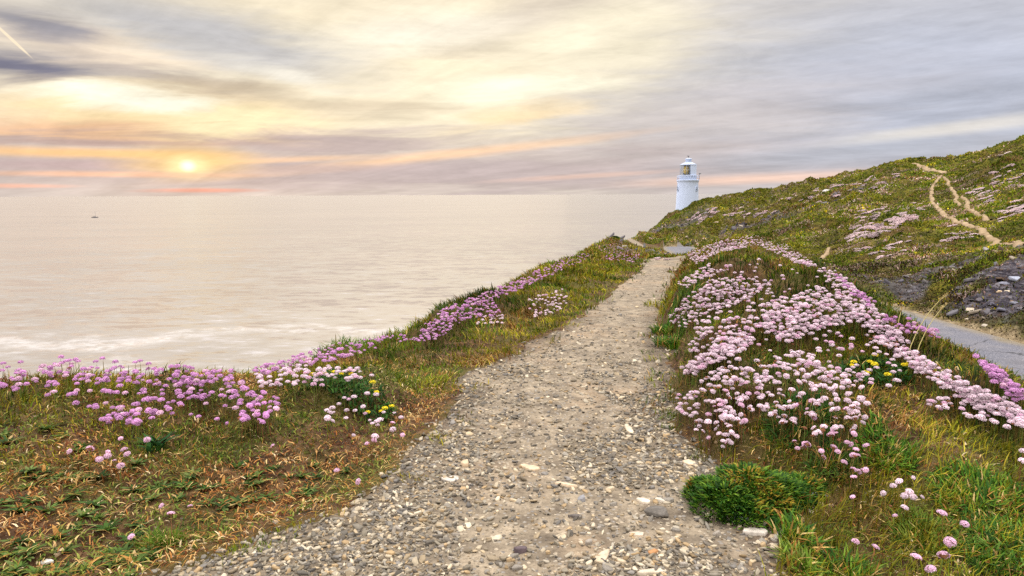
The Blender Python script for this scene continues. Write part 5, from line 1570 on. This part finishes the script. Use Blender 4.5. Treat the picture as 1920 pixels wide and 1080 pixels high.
# ------------------------------------------------------------------ lighthouse
def build_lighthouse():
    MW = plain('white_paint', (190, 202, 224), 0.6, 0.3, 0.03, 0.8)
    MG = plain('grey_metal', (120, 122, 126), 0.5, 0.4)
    MD = plain('dark_glass', (34, 38, 44), 0.15, 0.6)
    ML = plain('lens_brass', (222, 186, 84), 0.3, 0.6, 0.2, 3.0, 0.2)
    m, N = new_mat('lantern_glass')
    g = N.node('ShaderNodeBsdfGlossy'); g.inputs['Roughness'].default_value = 0.05; N.put(g.inputs[0], (0.8, 0.85, 0.9))
    t = N.node('ShaderNodeBsdfTransparent'); N.put(t.inputs[0], (0.9, 0.93, 0.93))
    mx = N.node('ShaderNodeMixShader'); mx.inputs[0].default_value = 0.12; N.l.new(t.outputs[0], mx.inputs[1]); N.l.new(g.outputs[0], mx.inputs[2]); finish(N, mx.outputs[0])
    Y = 190.0
    c = at(1289, 364, Y); X = c[0]
    def zz(py): return at(1289, py, Y)[2]
    gz = float(H(X, Y)) - 1.0
    root = empty('lighthouse', (X, Y, gz), 'tall white round lighthouse rising behind the hill above the sea', 'lighthouse')
    L = lambda py: zz(py) - gz
    k = Y / FPX
    rt = 19 * k
    base = rt * 1.22
    gal = L(340)
    prof = [(base * 1.05, 0), (base * 1.05, 0.8), (base, 0.9)] + [(base + (rt - base) * t, 0.9 + (gal - 0.9 - 0.5) * t) for t in np.linspace(0.1, 1, 9)] + [(rt * 1.02, gal - 0.3), (rt * 1.07, gal)]
    V, F = lathe(prof, 64); link('tower', np_mesh('tower', V, F, True), MW, root)
    rg_ = 20.4 * k
    V, F = lathe([(rt * 1.0, gal + 0.002), (rg_, gal + 0.12), (rg_, gal + 0.42), (0.5, gal + 0.45)], 64)
    gl = link('gallery', np_mesh('gallery', V, F, False), MW, root)
    bits = []
    zf = gal + 0.42
    for i in range(24):
        a = 2 * math.pi * i / 24; x, y = math.cos(a) * (rg_ - 0.12), math.sin(a) * (rg_ - 0.12)
        bits.append(tube([(x, y, zf - 0.02), (x, y, zf + 1.15)], 0.035, 6))
    for hz in (0.6, 1.15):
        ring = [(math.cos(a) * (rg_ - 0.12), math.sin(a) * (rg_ - 0.12), zf + hz) for a in np.linspace(0, 2 * math.pi, 49)]
        bits.append(tube(ring, 0.03, 5))
    V, F = join(*bits); link('railing', np_mesh('railing', V, F, False), MW, gl)
    a = R(-15)
    V, F = join(tube([(math.cos(a) * (rg_ - 0.05), math.sin(a) * (rg_ - 0.05), zf), (math.cos(a) * (rg_ - 0.05), math.sin(a) * (rg_ - 0.05), zf + 1.7)], 0.06, 6), box(math.cos(a) * (rg_ + 0.12), math.sin(a) * rg_, zf + 1.65, 0.5, 0.3, 0.28))
    link('floodlight', np_mesh('floodlight', V, F, False), MG, gl)
    rl = 14.8 * k
    z0, z1, z2 = gal + 0.45, L(328.5), L(309.5)
    V, F = lathe([(rl * 1.06, z0), (rl * 1.06, z1 - 0.25), (rl * 1.10, z1 - 0.2), (rl * 1.10, z1), (rl * 0.9, z1 + 0.02)], 48)
    link('lantern_base', np_mesh('lantern_base', V, F, False), MW, root)
    # blanked landward side of the lantern, glazed seaward side
    A0, A1 = R(-88), R(112)
    V1, F1 = lathe([(rl, z1), (rl, z2)], 40, A0, A1); V2, F2 = lathe([(rl - 0.08, z2), (rl - 0.08, z1)], 40, A0, A1)
    V, F = join((V1, F1), (V2, F2)); link('blank_panel', np_mesh('blank_panel', V, F, True), MW, root)
    V, F = lathe([(rl - 0.05, z1), (rl - 0.05, z2)], 16, A1 + 0.01, A0 + 2 * math.pi - 0.01)
    link('lantern_pane', np_mesh('lantern_pane', V, F, False), m, root)
    bars = []
    for i in range(7):
        a = A1 + (A0 + 2 * math.pi - A1) * i / 6
        bars.append(tube([(math.cos(a) * rl, math.sin(a) * rl, z1), (math.cos(a) * rl, math.sin(a) * rl, z2)], 0.03, 6))
    for f in (0.5,):
        an = np.linspace(A1, A0 + 2 * math.pi, 17); bars.append(tube([(math.cos(a) * rl, math.sin(a) * rl, z1 + (z2 - z1) * f) for a in an], 0.03, 5))
    V, F = join(*bars); link('glazing_bars', np_mesh('glazing_bars', V, F, False), MW, root)
    # barrel lens on its pedestal
    zc = (z1 + z2) / 2
    lr = 0.92
    hs = (z2 - z1) * 0.46
    pr = [(lr * math.sqrt(max(0.03, 1 - (t * 0.96) ** 2)) * (1.0 + 0.05 * ((i % 2) * 2 - 1)), zc + t * hs) for i, t in enumerate(np.linspace(-1, 1, 25))]
    V, F = lathe(pr, 24); V = V + np.array([-0.62, -0.35, 0])
    ln = link('lens', np_mesh('lens', V, F, False), ML, root)
    fr = []
    for i in range(6):
        a = math.pi * i / 3 + 0.3
        fr.append(tube([(-0.62 + math.cos(a) * r * 1.04, -0.35 + math.sin(a) * r * 1.04, z) for r, z in pr[::3]], 0.035, 5))
    fr.append(tube([(-0.62, -0.35, z1 - 0.1), (-0.62, -0.35, zc - hs * 0.9)], 0.3, 10))
    V, F = join(*fr); link('lens_frame', np_mesh('lens_frame', V, F, False), MD, ln)
    V, F = lathe([(rl * 0.9, z2 - 0.02), (rl * 1.04, z2), (rl * 1.04, z2 + 0.12), (rl * 0.76, z2 + 0.36), (rl * 0.5, L(304.8)), (rl * 0.36, L(304.6))], 40)
    rf = link('roof', np_mesh('roof', V, F, False), MW, root)
    rv = 6.0 * k
    V, F = lathe([(rv * 0.9, L(305.2)), (rv * 0.9, L(299.0)), (rv * 1.1, L(299.0)), (rv * 1.1, L(297.9)), (rv * 0.5, L(296.9)), (0.06, L(296.5))], 24)
    link('vent', np_mesh('vent', V, F, False), MW, rf)
    V, F = join(tube([(0, 0, L(297)), (0, 0, L(292.5))], 0.045, 6), lathe([(0.01, L(294.0) - 0.14), (0.15, L(294.0)), (0.01, L(294.0) + 0.14)], 10), box(-0.12, 0, L(292.6), 0.62, 0.03, 0.16))
    link('weather_vane', np_mesh('weather_vane', V, F, False), MD, rf)
    # windows in the tower, towards us
    def window(px, py, w, h):
        wx = at(px, py, Y)[0] - X; z = L(py)
        rr = base + (rt - base) * min(1, max(0, (z - 0.9) / (gal - 1.4)))
        wx = max(-rr * 0.985, min(rr * 0.985, wx)); a = -math.acos(wx / rr)
        ob = link('window', None, None, root)
        M = Matrix.Translation((math.cos(a) * rr, math.sin(a) * rr, z)) @ Matrix.Rotation(a + math.pi / 2, 4, 'Z')
        V, F = join(box(-w / 2 - 0.06, 0, 0, 0.12, 0.24, h + 0.24), box(w / 2 + 0.06, 0, 0, 0.12, 0.24, h + 0.24), box(0, 0, h / 2 + 0.06, w, 0.24, 0.12), box(0, 0, -h / 2 - 0.06, w, 0.30, 0.12), box(0, -0.02, 0, 0.05, 0.10, h), box(0, -0.02, h * 0.12, w, 0.11, 0.05))
        bpy.data.objects.remove(ob)
        fr = link('window', np_mesh('window', V, F, False), MW, root); fr.matrix_local = M
        V, F = box(0, 0.03, 0, w - 0.01, 0.08, h - 0.01); link('pane', np_mesh('pane', V, F, False), MD, fr)
    window(1302.3, 354, 0.62, 1.15); window(1270.2, 354, 0.62, 1.15); window(1302.3, 388, 0.62, 1.15)
build_lighthouse()

# ------------------------------------------------------------------ far boat, marker post, knoll bush
def build_small():
    d = ray(178, 408); s = (-45 - 1.6) / d[2]; p = np.array([d[0] * s, d[1] * s, -45.0])
    ln = 13.0
    root = empty('sailing_boat', tuple(p), 'tiny dark sailing boat far out on the calm sea under the sunset', 'boat', None, R(12))
    sec = [(-0.5, 0.10, 0.5), (-0.3, 0.16, 0.5), (0, 0.19, 0.5), (0.3, 0.12, 0.55), (0.5, 0.005, 0.65)]
    V, F = [], []
    for x, w, z in sec:
        for yy, q in ((-w, z), (-w * 0.8, -0.3), (0, -0.6), (w * 0.8, -0.3), (w, z)):
            V.append((x * ln, yy * ln, q * 2.2 + 0.3))
    for i in range(4):
        for k in range(5):
            F.append((i * 5 + k, (i + 1) * 5 + k, (i + 1) * 5 + (k + 1) % 5, i * 5 + (k + 1) % 5))
    MDK = plain('dark_hull', (54, 50, 54), 0.5)
    link('hull', np_mesh('hull', np.array(V), [np.array(F), np.array([(0, 1, 2, 3, 4)])], False), MDK, root)
    V, F = join(box(-0.5, 0, 1.9, 4.2, 2.0, 1.2), box(-0.3, 0, 2.65, 3.0, 1.6, 0.3)); link('cabin', np_mesh('cabin', V, F, False), plain('cabin_white', (150, 146, 146)), root)
    V, F = join(tube([(1.2, 0, 1.2), (1.2, 0, 14)], 0.14, 6), tube([(1.2, 0, 2.7), (-4.5, 0, 2.9)], 0.12, 6)); link('mast', np_mesh('mast', V, F, False), MDK, root)
    # weathered wooden post where the path dips
    q = at(1208, 473.5, 48.0); z = float(H(q[0], q[1]))
    top = at(1208, 457.5, 48.0)[2] - z
    MP = plain('weathered_wood', (104, 104, 104), 0.9, 0.2, 0.2, 6)
    V, F = join(box(0, 0, top / 2 - 0.15, 0.13, 0.13, top + 0.3), box(0, 0, top + 0.02, 0.10, 0.10, 0.04))
    o = link('marker_post', np_mesh('marker_post', V, F, False), MP, None, (q[0], q[1], z))
    tag(o, 'short grey wooden post beside the path where it dips toward the headland', 'post')
    p = at(1153, 446, 47.5); p[2] = float(H(p[0], p[1]))
    rg = np.random.default_rng(5); n = 1500
    d = rg.normal(0, 1, (n, 3)); d[:, 2] = np.abs(d[:, 2]); d /= np.linalg.norm(d, axis=1)[:, None]
    qv = d * np.array([0.36, 0.3, 0.22]) * rg.uniform(0.6, 1, (n, 1))
    V, F, C = blades(qv, rg.uniform(0.04, 0.09, n), rg.uniform(0.02, 0.035, n), rg.uniform(0, 6.3, n), rg.uniform(0.3, 1.3, n), pick(pal((34, 60, 24), (50, 78, 28), (28, 46, 22)), n))
    tag(link('small_bush', np_mesh('small_bush', V, F, False, C), M_LEAF, None, tuple(p)), 'small dark green bush crowning the knoll against the sea', 'bush')
build_small()
